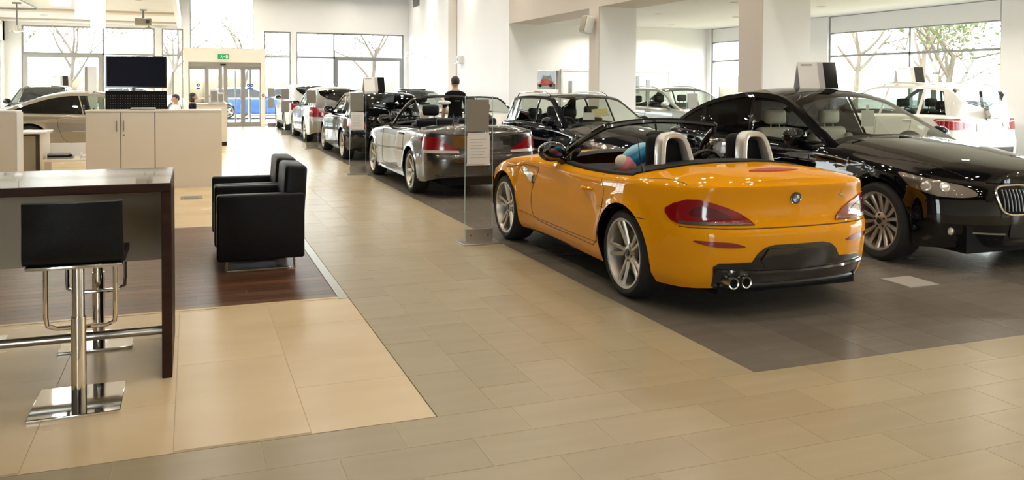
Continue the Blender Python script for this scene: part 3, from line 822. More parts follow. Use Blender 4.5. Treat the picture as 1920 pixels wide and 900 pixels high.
    # --- wheels
    def make_wheels(s, kind):
        sp = s.sp; R = sp['R']; hw = sp.get('tw', 0.235) / 2; rr = sp.get('rim', R * 0.765)
        key = (kind, round(R, 3), round(hw, 3), round(rr, 3), s.alloy)
        if key not in WHEELS:
            t = MB().lathe([(rr - 0.004, -hw * 0.93), (rr + 0.012, -hw), (R - 0.035, -hw * 1.02), (R - 0.012, -hw * 0.86), (R, -hw * 0.6), (R, hw * 0.6), (R - 0.012, hw * 0.86),
                            (R - 0.035, hw * 1.02), (rr + 0.012, hw), (rr - 0.004, hw * 0.93)], 44, 'x', closed=True).mesh('tyre')
            t.materials.append(MATS['rubber'])
            m = MB()
            m.lathe([(rr + 0.004, hw * 0.9), (rr + 0.002, hw * 0.97), (rr - 0.014, hw * 0.95), (rr - 0.024, hw * 0.72), (rr - 0.045, -hw * 0.2), (rr - 0.04, -hw * 0.85), (rr - 0.02, -hw * 0.85)], 44, 'x', closed=True)
            def bar(a0, a1, r0, r1, w0, w1, x0, x1, th=0.03):
                prev = None
                for k in range(5):
                    q = k / 4; r = lerp(r0, r1, q); a = lerp(a0, a1, q); w = lerp(w0, w1, q) / 2; x = lerp(x0, x1, q**1.6)
                    er = Vector((0, math.cos(a), math.sin(a))); et = Vector((0, -math.sin(a), math.cos(a))); ex = Vector((1, 0, 0))
                    c = er * r + ex * x
                    ring = [m.bm.verts.new(c + et * w * 0.62), m.bm.verts.new(c + et * w - ex * 0.012), m.bm.verts.new(c + et * w * 0.7 - ex * th), m.bm.verts.new(c - et * w * 0.7 - ex * th), m.bm.verts.new(c - et * w - ex * 0.012), m.bm.verts.new(c - et * w * 0.62)]
                    if prev:
                        for j in range(6): m.bm.faces.new((prev[j], prev[(j + 1) % 6], ring[(j + 1) % 6], ring[j]))
                    prev = ring
            hx = hw * 0.62; ox = hw * 0.84
            if kind == 'double5':
                for k in range(5):
                    a = 2 * PI * k / 5 + PI / 2
                    for e in (-1, 1): bar(a + e * 0.20, a + e * 0.155, 0.055, rr - 0.016, 0.034, 0.030, hx, ox)
            elif kind == 'multi':
                for k in range(14):
                    a = 2 * PI * k / 14 + 0.1; e = 0.05 if k % 2 else -0.05
                    bar(a + e, a - e * 0.3, 0.06, rr - 0.014, 0.024, 0.046, hx * 0.8, ox * 0.98)
            elif kind == 'star7':
                for k in range(7):
                    a = 2 * PI * k / 7 + PI / 2; bar(a, a, 0.05, rr - 0.016, 0.05, 0.056, hx, ox)
            else:
                for k in range(5):
                    a = 2 * PI * k / 5 + PI / 2; bar(a, a, 0.05, rr - 0.016, 0.085, 0.062, hx, ox)
            m.lathe([(0.0, hx + 0.004), (0.03, hx + 0.004), (0.052, hx), (0.078, hx - 0.012), (0.08, hx - 0.045), (0.0, hx - 0.045)], 24, 'x')
            rim = m.mesh('rim'); rim.materials.append(MATS[s.alloy])
            br = MB().lathe([(0.0, 0.0), (rr * 0.68, 0.0), (rr * 0.68, -0.024), (0.0, -0.024)], 32, 'x').lathe([(0.0, -hw * 0.55), (rr - 0.03, -hw * 0.55), (rr - 0.03, -hw * 0.6), (0.0, -hw * 0.6)], 32, 'x').mesh('brake_disc')
            br.materials.append(MATS['alloy_dark'])
            hub = MB().lathe([(0.0, hx + 0.010), (0.024, hx + 0.010), (0.03, hx + 0.004), (0.03, hx - 0.01), (0.0, hx - 0.01)], 20, 'x')
            for k in range(5):
                a = 2 * PI * k / 5 + 0.6
                hub.cyl((hx - 0.02, 0.056 * math.cos(a), 0.056 * math.sin(a)), (hx + 0.003, 0.056 * math.cos(a), 0.056 * math.sin(a)), 0.010, n=8)
            hub = hub.mesh('hub_cap'); hub.materials.append(MATS['black_plastic'])
            WHEELS[key] = (t, rim, br, hub)
        t, rim, br, hub = WHEELS[key]
        s.wheels = []
        for ya in (0.0, sp['wb']):
            for sd in (-1, 1):
                o = link('wheel', t, s.root); o.location = (sd * (sp['tx'] - hw), ya, R); o.rotation_euler = (random.uniform(0, 6.28) if kind != 'double5' else (0.35 if ya == 0 else 0.1), 0, 0 if sd > 0 else PI)
                if sd < 0: o.rotation_mode = 'XYZ'
                link('rim', rim, o); link('brake_disc', br, o); link('hub_cap', hub, o)
                s.wheels.append(o)
    def make_under(s):
        sp = s.sp; R, Ra, wb = sp['R'], sp['Ra'], sp['wb']; W = sp['tx']
        m = MB()
        yr, yf = sp['plan'][0][1], sp['plan'][-1][1]
        m.box(-W + 0.30, W - 0.30, yr + 0.12, yf - 0.12, 0.17, 0.40)
        m.box(-W + 0.06, W - 0.06, Ra + 0.02, wb - Ra - 0.02, 0.19, 0.36)
        for a, b in ((yr + 0.2, -Ra - 0.02), (wb + Ra + 0.02, yf - 0.22)):
            if b > a: m.box(-W + 0.38, W - 0.38, a, b, 0.21, 0.40)
        m.build('underbody', 'matt_black', s.root, smooth=False)
        for ya in (0.0, wb):
            for sd in (-1, 1):
                pr = None; l = MB()
                for k in range(15):
                    a = PI * k / 14 * 1.12 - 0.06 * PI; r = Ra + 0.004
                    z = R + r * math.sin(a); y = ya + r * math.cos(a)
                    A = l.bm.verts.new((sd * (W - 0.035), y, z)); B = l.bm.verts.new((sd * (W - 0.36), y, z))
                    if pr: l.bm.faces.new((pr[0], A, B, pr[1]))
                    pr = (A, B)
                l.build('wheel_arch_liner', 'matt_black', s.root)
    # --- closed roof: side frames with windows, windscreen, roof, rear window
    def greenhouse(s, E, y_head, y_rear, windows, k=0.30, c2=0.10, crown=0.05, rail=0.05, tb=0.97, glass='car_glass', rear_glass='car_glass_dark', front_glass='car_glass_clear', bow_f=0.16, bow_r=0.08, trim=None, pil=0.93):
        Ez = pchip(E); y0, y1 = E[0][0], E[-1][0]
        zb = lambda y: s.zs(y) - 0.012
        def X(y, z):
            h = max(0.0, z - zb(y)); return s.xs(y) - 0.02 - k * h - c2 * h * h
        # side frames
        n = 56; yy = [lerp(y0, y1, i / n) for i in range(n + 1)]
        bot = [Vector((y, zb(y))) for y in yy]; top = [Vector((y, max(Ez(y), zb(y) + 0.002))) for y in yy]
        outer = bot + top[::-1]
        tp = lambda y: Ez(y) - rail
        bt = lambda y: zb(y) + 0.024
        polys = []
        for (rb, rt, fb, ft, gm) in windows:
            if fb is None:
                # run forward until the rail meets the belt
                y = rb
                y = y1
                while y > rb and tp(y) < bt(y) + 0.012: y -= 0.01
                fb = ft = y
            if rb is None:
                y = y0
                while y < fb and tp(y) < bt(y) + 0.012: y += 0.01
                rb = rt = y
            m = 22
            P = [Vector((lerp(rb, fb, i / m), bt(lerp(rb, fb, i / m)))) for i in range(m + 1)]
            Tq = [Vector((lerp(ft, rt, i / m), max(tp(lerp(ft, rt, i / m)), bt(lerp(ft, rt, i / m)) + 0.004))) for i in range(m + 1)]
            P += [q for q in Tq if (q - P[-1]).length > 1e-4 and (q - P[0]).length > 1e-4]
            polys.append((P, gm))
        co = list(outer); edges = [(i, (i + 1) % len(outer)) for i in range(len(outer))]
        for P, gm in polys:
            b = len(co); co += P; edges += [(b + i, b + (i + 1) % len(P)) for i in range(len(P))]
        a = y0
        while a < y1:
            z = zb(a) + 0.05
            while z < Ez(a) - 0.02:
                co.append(Vector((a, z))); z += 0.06
            a += 0.06
        r = delaunay_2d_cdt(co, edges, [], 1, 1e-5)
        V2 = r[0]; tris = [tuple(f) for f in r[2]]
        groups = [[] for _ in polys]; fr = []
        for f in tris:
            c = sum((V2[i] for i in f), Vector((0, 0))) / len(f)
            for gi, (P, gm) in enumerate(polys):
                if inpoly(c, P): groups[gi].append(f); break
            else:
                if inpoly(c, outer): fr.append(f)
        for sd in (1, -1):
            vs3 = [Vector((sd * X(v.x, v.y), v.x, v.y)) for v in V2]
            def mk(name, fs_, mat, push=0.0):
                use = sorted({i for f in fs_ for i in f}); mp = {u: q for q, u in enumerate(use)}
                vv = [vs3[u] + Vector((-sd * push, 0, 0)) for u in use]
                ff = [tuple(mp[i] for i in f) for f in fs_]
                bm = bmesh.new(); bv = [bm.verts.new(v) for v in vv]
                for f in ff:
                    try: bm.faces.new([bv[i] for i in f])
                    except ValueError: pass
                bmesh.ops.recalc_face_normals(bm, faces=bm.faces)
                if bm.faces and sum(f.normal.x * f.calc_area() for f in bm.faces) * sd < 0: bmesh.ops.reverse_faces(bm, faces=bm.faces)
                me = bpy.data.meshes.new(name); bm.to_mesh(me); bm.free()
                me.polygons.foreach_set('use_smooth', [True] * len(me.polygons))
                return link(name, me, s.root, mat)
            mk('window_frame', fr, s.paint)
            for gi, (P, gm) in enumerate(polys):
                if groups[gi]: mk('side_window', groups[gi], gm or glass, 0.012)
                if trim:
                    MB().tube([Vector((sd * (X(q.x, q.y) + 0.002), q.x, q.y)) for q in densify(P, 0.05, True)], 0.006, 5, closed=True).build('window_trim', trim, s.root)
        # crowned top, from windscreen base to rear base
        m = 48
        tt = []
        for i in range(m + 1): tt.append(lerp(y1, y0, i / m))
        for yq in (y_head, y_rear): tt.append(yq)
        yb = lerp(y_rear, y0, tb); tt.append(yb); ya = y1 - 0.03; tt.append(ya)
        tt = sorted(set(tt), reverse=True)
        tt = [t for i, t in enumerate(tt) if i == 0 or tt[i - 1] - t > 1e-4]
        cols = [-1, -pil] + [-pil + 2 * pil * i / 12 for i in range(1, 12)] + [pil, 1]
        grid = []
        for y in tt:
            z = max(Ez(y), zb(y) + 0.002); xe = X(y, z)
            fr_ = max(0.0, (y - y_head) / (y1 - y_head)); rr_ = max(0.0, (y_rear - y) / (y_rear - y0))
            cr = crown * (1 - 0.55 * fr_) * (1 - 0.5 * rr_); dy = bow_f * fr_ - bow_r * rr_
            grid.append([Vector((c * xe, y + dy * (1 - c * c), z + cr * (1 - abs(c)**2.2))) for c in cols])
        s.roof_grid = grid; s.roof_y = tt
        nc = len(cols); sets = {'windscreen': [], 'rear_window': [], 'roof': []}
        for i in range(len(tt) - 1):
            ym = (tt[i] + tt[i + 1]) / 2
            for j in range(nc - 1):
                inn = 0 < j < nc - 2
                key = 'roof'
                if inn and y_head < ym < ya: key = 'windscreen'
                elif inn and yb < ym < y_rear: key = 'rear_window'
                sets[key].append((i, j))
        for key, cells in sets.items():
            if not cells: continue
            idx = {}; vs = []; fs = []
            for i, j in cells:
                f = []
                for a, b in ((i, j), (i + 1, j), (i + 1, j + 1), (i, j + 1)):
                    if (a, b) not in idx: idx[(a, b)] = len(vs); vs.append(grid[a][b])
                    f.append(idx[(a, b)])
                fs.append(tuple(f))
            from_data(key, vs, fs, {'roof': s.paint, 'windscreen': front_glass, 'rear_window': rear_glass}[key], s.root, angle=60)
        # black headlining edge under the header and windscreen base
        def row(y): return grid[min(range(len(tt)), key=lambda i: abs(tt[i] - y))]
        h = [v - Vector((0, 0, 0.012)) for v in row(y_head)[1:-1]]
        MB().tube(h, 0.016, 6).build('header_trim', 'cabin_black', s.root)
        b = [v + Vector((0, 0.01, 0.0)) for v in row(ya)[1:-1]]
        MB().tube(b, 0.014, 6).build('cowl', 'black_plastic', s.root)
        s.roof_top = lambda y: max(row(y), key=lambda v: v.z).z
        s.X = X; s.Ez = Ez
    def wipers(s, y_head):
        g = s.roof_grid; i0 = 1
        for a, b in ((4, 9), (9, 13)):
            P = [g[i0][a] + Vector((0, 0.02, 0.012)), g[i0 + 1][(a + b) // 2] + Vector((0, 0.03, 0.018)), g[i0 + 2][b - 1] + Vector((0, 0.04, 0.02))]
            MB().tube(P, 0.009, 6).build('wiper', 'black_plastic', s.root)
    # --- cabin
    def cabin(s, seat='black_leather', rows=((1.35, 0.36), ), floor=0.34, dash=True, wheel_side=1, top=None, headrest=True, tub='cabin_black'):
        y0, y1, cs = s.sp['cut']; m = MB(); z1 = top or (min(s.zs(y0 + 0.1), s.zs((y0 + y1) / 2), s.zs(y1 - 0.1)) - 0.02)
        xw = lambda y: s.xs(y) * (cs + 1) / 2 - 0.01
        # open-topped tub following the shell
        prev = None; n = 10
        for i in range(n + 1):
            y = lerp(y0 - 0.0, y1 + 0.0, i / n); w = xw(y)
            zz = s.zs(y) - 0.012
            ring = [m.bm.verts.new(p) for p in ((-w, y, zz), (-w + 0.06, y, zz - 0.12), (-w + 0.07, y, floor), (w - 0.07, y, floor), (w - 0.06, y, zz - 0.12), (w, y, zz))]
            if prev:
                for k in range(5): m.bm.faces.new((prev[k], ring[k], ring[k + 1], prev[k + 1]))
            else: m.bm.faces.new(ring[1:5])
            prev = ring
        m.bm.faces.new(prev[1:5][::-1])
        m.build('cabin_tub', tub, s.root)
        if dash:
            w = xw(y1 - 0.3) - 0.05
            d = MB(); zt = s.zs(y1 - 0.25) - 0.005
            d.prism([(y1 - 0.42, floor + 0.2), (y1 - 0.48, zt - 0.12), (y1 - 0.42, zt - 0.02), (y1 - 0.2, zt + 0.01), (y1 + 0.05, zt - 0.02), (y1 + 0.05, floor)], -w, w, 'x')
            d.build('dashboard', tub, s.root, smooth=False)
            sx = 0.36 * wheel_side; cz = zt - 0.03; cy = y1 - 0.62
            st = [Vector((sx + 0.18 * math.cos(a), cy - 0.06 * math.sin(a), cz + 0.17 * math.sin(a))) for a in [2 * PI * q / 24 for q in range(24)]]
            sw = MB().tube(st, 0.016, 6, closed=True)
            sw.cyl((sx - 0.17, cy, cz), (sx + 0.17, cy, cz), 0.014, n=6).cyl((sx, cy, cz), (sx, cy + 0.25, cz - 0.06), 0.03, n=8)
            sw.build('steering_wheel', 'black_plastic', s.root)
        for (y, dx, top_z) in rows:
            for sd in (-1, 1):
                q = MB(); bz = top_z - 0.22
                T = Matrix.Translation((sd * dx, y, floor + 0.16)) @ Matrix.Rotation(-0.05, 4, 'X')
                q.box(-0.24, 0.24, -0.05, 0.46, -0.09, 0.09, 0.05, 3, T)
                h = bz - floor - 0.12
                T2 = Matrix.Translation((sd * dx, y - 0.06, floor + 0.14)) @ Matrix.Rotation(0.20, 4, 'X')
                q.box(-0.235, 0.235, -0.10, 0.04, 0, h, 0.05, 3, T2)
                for e in (-1, 1): q.box(e * 0.235 - 0.045, e * 0.235 + 0.045, -0.09, 0.09, 0.02, h * 0.86, 0.04, 3, T2)
                o = q.build('seat', seat, s.root)
                if headrest:
                    T3 = Matrix.Translation((sd * dx, y - 0.06 - h * 0.20, floor + 0.14 + h * 0.985))
                    MB().box(-0.135, 0.135, -0.06, 0.05, 0.03, 0.20, 0.045, 3, T3).cyl(T3 @ Vector((-0.06, 0, -0.04)), T3 @ Vector((-0.06, 0, 0.06)), 0.008, n=6).cyl(T3 @ Vector((0.06, 0, -0.04)), T3 @ Vector((0.06, 0, 0.06)), 0.008, n=6).build('headrest', seat, o)
    def mirrors(s, y, z=None, out=0.14, mat=None, size=1.0):
        for sd in (-1, 1):
            x = s.xs(y); zz = (z or s.zs(y) + 0.10)
            c = Vector((sd * (x + out * 0.62), y, zz))
            m = MB().ell(c, (0.115 * size, 0.075 * size, 0.078 * size))
            m.tube([c + Vector((-sd * 0.04, -0.01, -0.05)), Vector((sd * (x - 0.05), y + 0.01, s.zs(y) - 0.005))], [0.03, 0.035], 8)
            for v in m.bm.verts:
                if v.co.y < y - 0.035 * size: v.co.y = y - 0.035 * size
            o = m.build('door_mirror', mat or s.paint, s.root)
            MB().ell(c + Vector((0, -0.036 * size, 0)), (0.095 * size, 0.004, 0.06 * size), u=16, v=8).build('mirror_glass', 'mirror_tint', o)
    def handle(s, y, z, mat=None, L=0.20):
        for sd in (-1, 1):
            a, na = s.hit((sd * 2, y - L / 2, z), (-sd, 0, 0)); b, nb = s.hit((sd * 2, y + L / 2, z), (-sd, 0, 0))
            mid = (a + b) / 2 + na * 0.034
            MB().tube([a, a.lerp(mid, 0.7) + na * 0.006, mid, b.lerp(mid, 0.7) + nb * 0.006, b], [0.012, 0.015, 0.016, 0.015, 0.012], 8).build('door_handle', mat or s.paint, s.root)
    def door_lines(s, doors, mat='gap'):
        """doors: list of (y_rear, y_front, z_bottom) plus optional rear-edge shape"""
        for d in doors:
            yr, yf, z0 = d[:3]; cut = d[3] if len(d) > 3 else 0.0
            zt = lambda y: s.zs(y) - 0.005
            P = [(2, yr, zt(yr)), (2, yr + cut * 0.1, lerp(z0, zt(yr), 0.6)), (2, yr + cut * 0.7, z0 + 0.09), (2, yr + cut + 0.03, z0 + 0.03), (2, yr + cut + 0.10, z0), (2, yf - 0.06, z0), (2, yf - 0.01, z0 + 0.05), (2, yf, lerp(z0, zt(yf), 0.5)), (2, yf, zt(yf))]
            s.line('door_gap', P, (-1, 0, 0), mat=mat)
    def badge(s, p, d, r=0.04):
        l, n = s.hit(p, d)
        q = n.to_track_quat('Z', 'Y').to_matrix().to_4x4(); M = Matrix.Translation(l) @ q
        def tf(me):
            me.transform(M); return me
        o = link('badge', tf(MB().lathe([(0.0, 0.006), (r * 0.9, 0.006), (r, 0.003), (r, -0.004)], 28).mesh('badge')), s.root, 'gloss_black')
        link('badge_ring', tf(MB().lathe([(r * 0.99, 0.0), (r * 1.05, 0.004), (r * 0.99, 0.008), (r * 0.93, 0.006)], 28, closed=True).mesh('badge_ring')), o, 'chrome')
        for k in range(4):
            P = [(0, 0)] + [(r * 0.6 * math.cos(a), r * 0.6 * math.sin(a)) for a in [PI / 2 * (k + i / 6) for i in range(7)]]
            link('badge_field', tf(MB().prism(P, 0.005, 0.0085, 'z').mesh('badge_field', False)), o, 'badge_blue' if k % 2 else 'badge_white')
    def kidney(s, x0, x1, z0, z1, y=9):
        P = [(x0 + 0.02, y, z1 - 0.005), ((x0 + x1) / 2, y, z1), (x1 - 0.04, y, z1 - 0.01), (x1, y, z1 - 0.06), (x1 - 0.03, y, z0 + 0.05), (x1 - 0.08, y, z0 + 0.01), ((x0 + x1) / 2, y, z0), (x0 + 0.03, y, z0 + 0.012), (x0, y, z0 + 0.06), (x0, y, z1 - 0.05)]
        g = s.decal('kidney_grille', P, (0, -1, 0), 'matt_black', 0.004, 0.04, True)
        for gi, sd in zip(g, (1, -1)):
            Q = [(p[0] * sd, p[1], p[2]) for p in P]
            s.line('chrome_surround', Q, (0, -1, 0), 0.011, 'chrome', False, True, True, 0.006, gi, 8)
            nb = 8
            for k in range(nb):
                x = lerp(x0 + 0.03, x1 - 0.04, (k + 0.5) / nb) * sd
                s.line('grille_bar', [(x, y, z0 + 0.03), (x, y, z1 - 0.03)], (0, -1, 0), 0.007, 'dark_steel', False, off=0.008, parent=gi)
WHEELS = {}

# ------------------------------------------------------------------ the cars
def mkplan(yr, yf, W, wb, waist=0.012, rc=0.30, fc=0.42, nose=0.14, tail=0.07):
    """half plan outline, rear centre to front centre"""
    return [(0, yr), (W * 0.45, yr + tail * 0.25), (W * 0.74, yr + tail * 1.1), (W * 0.90, yr + rc * 0.62), (W * 0.968, yr + rc * 1.5), (W, -0.05), (W - waist * 0.5, wb * 0.25), (W - waist, wb * 0.5), (W - waist * 0.6, wb * 0.8),
            (W, wb + 0.02), (W * 0.965, lerp(wb, yf, 0.50)), (W * 0.87, yf - fc * 0.62), (W * 0.66, yf - nose * 1.05), (W * 0.35, yf - nose * 0.28), (0, yf)]
def mkspec(wb, yr, yf, W, R, zsh, zc, cut, **kw):
    d = dict(wb=wb, R=R, Ra=R + 0.045, plan=mkplan(yr, yf, W, wb), zsh=zsh, zc=zc, cut=cut, tx=W - 0.015,
             zlow=[(yr, 0.30), (yr + 0.35, 0.22), (0.5, 0.19), (wb - 0.5, 0.19), (yf - 0.35, 0.20), (yf, 0.22)],
             rear=[(0.2, 0.10), (0.34, 0.02), (0.5, 0.0), (0.62, 0.02), (0.66, 0.05), (0.85, 0.065), (1.0, 0.10), (1.2, 0.15)],
             front=[(0.15, 0.10), (0.3, 0.02), (0.45, 0.0), (0.6, 0.015), (0.75, 0.07), (0.9, 0.2)],
             side=[(0, 0.05), (0.12, 0.015), (0.42, 0.0), (0.65, 0.006), (0.86, 0.02), (1, 0.035)])
    d.update(kw); return d

# ---- yellow roadster with its roof down
Z = dict(wb=2.496, R=0.325, Ra=0.372, tx=0.872, tw=0.245, rim=0.256,
         plan=[(0, -0.885), (0.36, -0.862), (0.60, -0.80), (0.755, -0.67), (0.845, -0.45), (0.892, -0.05), (0.890, 0.30), (0.866, 0.85), (0.856, 1.35), (0.862, 1.95), (0.884, 2.45), (0.872, 2.75), (0.80, 3.02), (0.60, 3.23), (0.3, 3.34), (0, 3.37)],
         zlow=[(-0.885, 0.215), (-0.6, 0.195), (0.4, 0.185), (2.0, 0.185), (3.0, 0.19), (3.37, 0.2)],
         zsh=[(-0.885, 0.905), (-0.75, 0.905), (-0.45, 0.90), (0, 0.885), (0.4, 0.862), (0.9, 0.852), (1.4, 0.868), (1.8, 0.872), (2.3, 0.845), (2.7, 0.77), (3.05, 0.66), (3.37, 0.56)],
         zc=[(-0.885, 0.915), (-0.75, 0.945), (-0.4, 0.985), (0.0, 0.985), (0.4, 0.95), (1.2, 0.93), (1.5, 0.95), (2.0, 0.93), (2.5, 0.86), (3.0, 0.72), (3.37, 0.57)],
         cut=(0.18, 1.44, 0.86), cowl=1.68, cap_p=2.6, round=0.045, flare=0.016,
         rear=[(0.2, 0.09), (0.3, 0.035), (0.42, 0.012), (0.55, 0.0), (0.60, 0.004), (0.625, 0.03), (0.66, 0.05), (0.75, 0.058), (0.84, 0.045), (0.90, 0.02)],
         front=[(0.15, 0.10), (0.3, 0.02), (0.45, 0.0), (0.58, 0.03)],
         side=[(0, 0.06), (0.10, 0.02), (0.2, 0.012), (0.45, 0.0), (0.70, 0.004), (0.88, 0.022), (1, 0.04)],
         crease=[(-0.9, 0.2), (0.35, 0.3), (0.5, 0.70), (1.0, 0.735), (1.6, 0.775), (2.1, 0.80), (2.3, 0.4), (3.4, 0.2)], crease_d=0.014)
c = Car('roadster', 'yellow open-top roadster with red tail lights and twin roll hoops', (3.835, 5.47, 0), 0.0, Z, 'paint_yellow', 'double5')
zr = c.root
c.cabin('black_leather', ((0.52, 0.37, 1.12),), headrest=False, top=0.84)
for sd in (-1, 1):
    # tall seat heads and the silver roll hoops behind them
    MB().box(sd * 0.37 - 0.15, sd * 0.37 + 0.15, 0.22, 0.33, 0.86, 1.175, 0.055, 4).build('headrest', 'soft_black', zr)
    P = catmull([(sd * 0.37 - 0.135, 0.10, 0.90), (sd * 0.37 - 0.118, 0.125, 1.03), (sd * 0.37 - 0.092, 0.15, 1.13), (sd * 0.37 - 0.045, 0.165, 1.17), (sd * 0.37 + 0.045, 0.165, 1.17), (sd * 0.37 + 0.092, 0.15, 1.13), (sd * 0.37 + 0.118, 0.125, 1.03), (sd * 0.37 + 0.135, 0.10, 0.90)], 5)
    m = MB(); rings = []
    for i, p in enumerate(P):
        t = (P[min(i + 1, len(P) - 1)] - P[max(i - 1, 0)]).normalized(); a = Vector((0, 1, 0)); a = (a - t * a.dot(t)).normalized(); b = t.cross(a)
        rings.append([m.bm.verts.new(p + a * (0.058 * math.copysign(abs(math.cos(q))**0.6, math.cos(q))) + b * (0.027 * math.copysign(abs(math.sin(q))**0.6, math.sin(q)))) for q in [2 * PI * k / 12 for k in range(12)]])
    for i in range(len(rings) - 1):
        for k in range(12): m.bm.faces.new((rings[i][k], rings[i][(k + 1) % 12], rings[i + 1][(k + 1) % 12], rings[i + 1][k]))
    m.build('roll_hoop', 'hoop_silver', zr)
    MB().box(sd * 0.37 - 0.12, sd * 0.37 + 0.12, 0.17, 0.20, 0.88, 1.12, 0.01).build('hoop_panel', 'cabin_black', zr)
# black tonneau panel round the cockpit
c.decal('tonneau_cover', [(-0.76, 0.20, 2), (-0.76, 0.02, 2), (-0.60, -0.10, 2), (-0.3, -0.16, 2), (0, -0.18, 2), (0.3, -0.16, 2), (0.60, -0.10, 2), (0.76, 0.02, 2), (0.76, 0.20, 2)], (0, 0.001, -1), 'soft_black', 0.012, 0.05, mirror=False, thick=0.03)
m = MB()
m.box(-0.70, 0.70, 0.10, 0.24, 0.80, 0.93, 0.03, 3); m.build('rear_bulkhead', 'soft_black', zr)
# belt mouldings
for sd in (-1, 1):
    P = [Vector((sd * (c.xs(y) * 0.955), y, lerp(c.zs(y), 0.95, 0.06) + 0.006)) for y in [0.0, 0.2, 0.5, 0.8, 1.1, 1.4, 1.5]]
    MB().tube(catmull(P, 4), 0.018, 8).build('belt_moulding', 'soft_black', zr)
# windscreen: black frame and glass
base = [Vector((0.735 * q, 1.46 + 0.24 * (1 - q * q), 0.885 + 0.05 * (1 - q * q))) for q in [-1 + 2 * i / 16 for i in range(17)]]
head = [Vector((0.565 * q, 0.90 + 0.10 * (1 - q * q), 1.205 + 0.045 * (1 - q * q))) for q in [-1 + 2 * i / 16 for i in range(17)]]
vs = []; fs = []
for j in range(7):
    for i in range(17): vs.append(base[i].lerp(head[i], j / 6) + Vector((0, 0.03, 0.015)) * math.sin(PI * j / 6))
for j in range(6):
    for i in range(16): fs.append((j * 17 + i, j * 17 + i + 1, (j + 1) * 17 + i + 1, (j + 1) * 17 + i))
from_data('windscreen', vs, fs, 'screen_glass', zr)
fr = [vs[j * 17] for j in range(6)] + [head[0].lerp(head[1], 0.35) + Vector((0, 0.01, 0))] + head[1:-1] + [head[-1].lerp(head[-2], 0.35) + Vector((0, 0.01, 0))] + [vs[j * 17 + 16] for j in range(5, -1, -1)]
MB().tube(catmull(fr, 3), 0.028, 8).build('windscreen_frame', 'gloss_black', zr)
MB().tube(base, 0.02, 6).build('cowl', 'black_plastic', zr)
MB().ell((0, 1.0, 1.13), (0.11, 0.02, 0.035)).cyl((0, 1.0, 1.14), (0, 1.02, 1.22), 0.01, n=6).build('rear_view_mirror', 'black_plastic', zr)
# quarter lights
for sd in (-1, 1):
    m = MB(); m.quad((sd * 0.735, 1.40, 0.87), (sd * 0.70, 1.22, 0.90), (sd * 0.64, 1.12, 1.03), (sd * 0.655, 1.17, 1.05)); m.build('quarter_light', 'gloss_black', zr)
c.mirrors(1.30, 0.975, 0.16, 'gloss_black', 1.15)
for o in [o for o in zr.children if o.name.startswith('door_mirror')]:
    sd = 1 if o.data.vertices[0].co.x > 0 else -1
    MB().ell((sd * (c.xs(1.30) + 0.10), 1.345, 0.985), (0.115, 0.06, 0.07)).build('mirror_cap', 'paint_yellow', o)
# door, bonnet and boot gaps
c.line('door_gap', [(2, 0.42, 0.86), (2, 0.30, 0.74), (2, 0.33, 0.55), (2, 0.40, 0.37), (2, 0.47, 0.315), (2, 0.58, 0.30), (2, 1.55, 0.31), (2, 1.78, 0.36), (2, 1.80, 0.55), (2, 1.72, 0.74), (2, 1.70, 0.80)], (-1, 0, 0), 0.0032, 'gap_shadow', spline=True)
c.line('bonnet_gap', [(2, 1.70, 0.80), (2, 2.0, 0.80), (2, 2.25, 0.765), (2, 2.45, 0.74)], (-1, 0, 0), 0.0032, 'gap_shadow')
c.line('sill_gap', [(2, 0.37, 0.335), (2, 0.9, 0.325), (2, 1.6, 0.33), (2, 2.12, 0.35)], (-1, 0, 0), 0.003, 'gap_shadow')
c.line('bumper_gap', [(2, -0.36, 0.625), (2, -0.45, 0.625), (2, -0.6, 0.622)], (-1, 0.25, 0), 0.003, 'gap_shadow')
c.line('boot_gap', [(-0.78, -2, 0.615), (-0.4, -2, 0.612), (0, -2, 0.612), (0.4, -2, 0.612), (0.78, -2, 0.615)], (0, 1, 0), 0.005, 'gap_shadow', mirror=False)
c.line('boot_gap', [(0.83, -0.05, 2), (0.74, -0.38, 2), (0.72, -0.62, 2)], (0, 0.001, -1), 0.003, 'gap_shadow')
c.handle(0.62, 0.735, None, 0.20)
# rear lights wrapping the corners
d1 = (-0.50, 0.86, 0)
lt = c.decal('tail_light', [(0.355, -0.87, 0.630), (0.385, -0.865, 0.662), (0.45, -0.845, 0.708), (0.53, -0.815, 0.748), (0.62, -0.765, 0.782), (0.69, -0.715, 0.802), (0.745, -0.66, 0.798), (0.795, -0.58, 0.768), (0.825, -0.52, 0.728), (0.826, -0.52, 0.700), (0.81, -0.56, 0.655), (0.785, -0.62, 0.632), (0.70, -0.72, 0.630), (0.55, -0.81, 0.630)], d1, 'tail_red', 0.010, 0.028)
for o, sd in zip(lt, (1, -1)):
    c.decal('light_clear_strip', [(sd * 0.37, -0.868, 0.632), (sd * 0.40, -0.86, 0.648), (sd * 0.62, -0.77, 0.654), (sd * 0.78, -0.63, 0.656), (sd * 0.785, -0.62, 0.636), (sd * 0.70, -0.72, 0.632)], (d1[0] * sd, d1[1], 0), 'lamp_housing', 0.013, 0.03, mirror=False, parent=o)
    c.decal('light_dark_band', [(sd * 0.52, -0.83, 0.68), (sd * 0.60, -0.79, 0.735), (sd * 0.70, -0.72, 0.755), (sd * 0.74, -0.68, 0.70), (sd * 0.66, -0.75, 0.68)], (d1[0] * sd, d1[1], 0), 'tail_dark_red', 0.013, 0.03, True, mirror=False, parent=o)
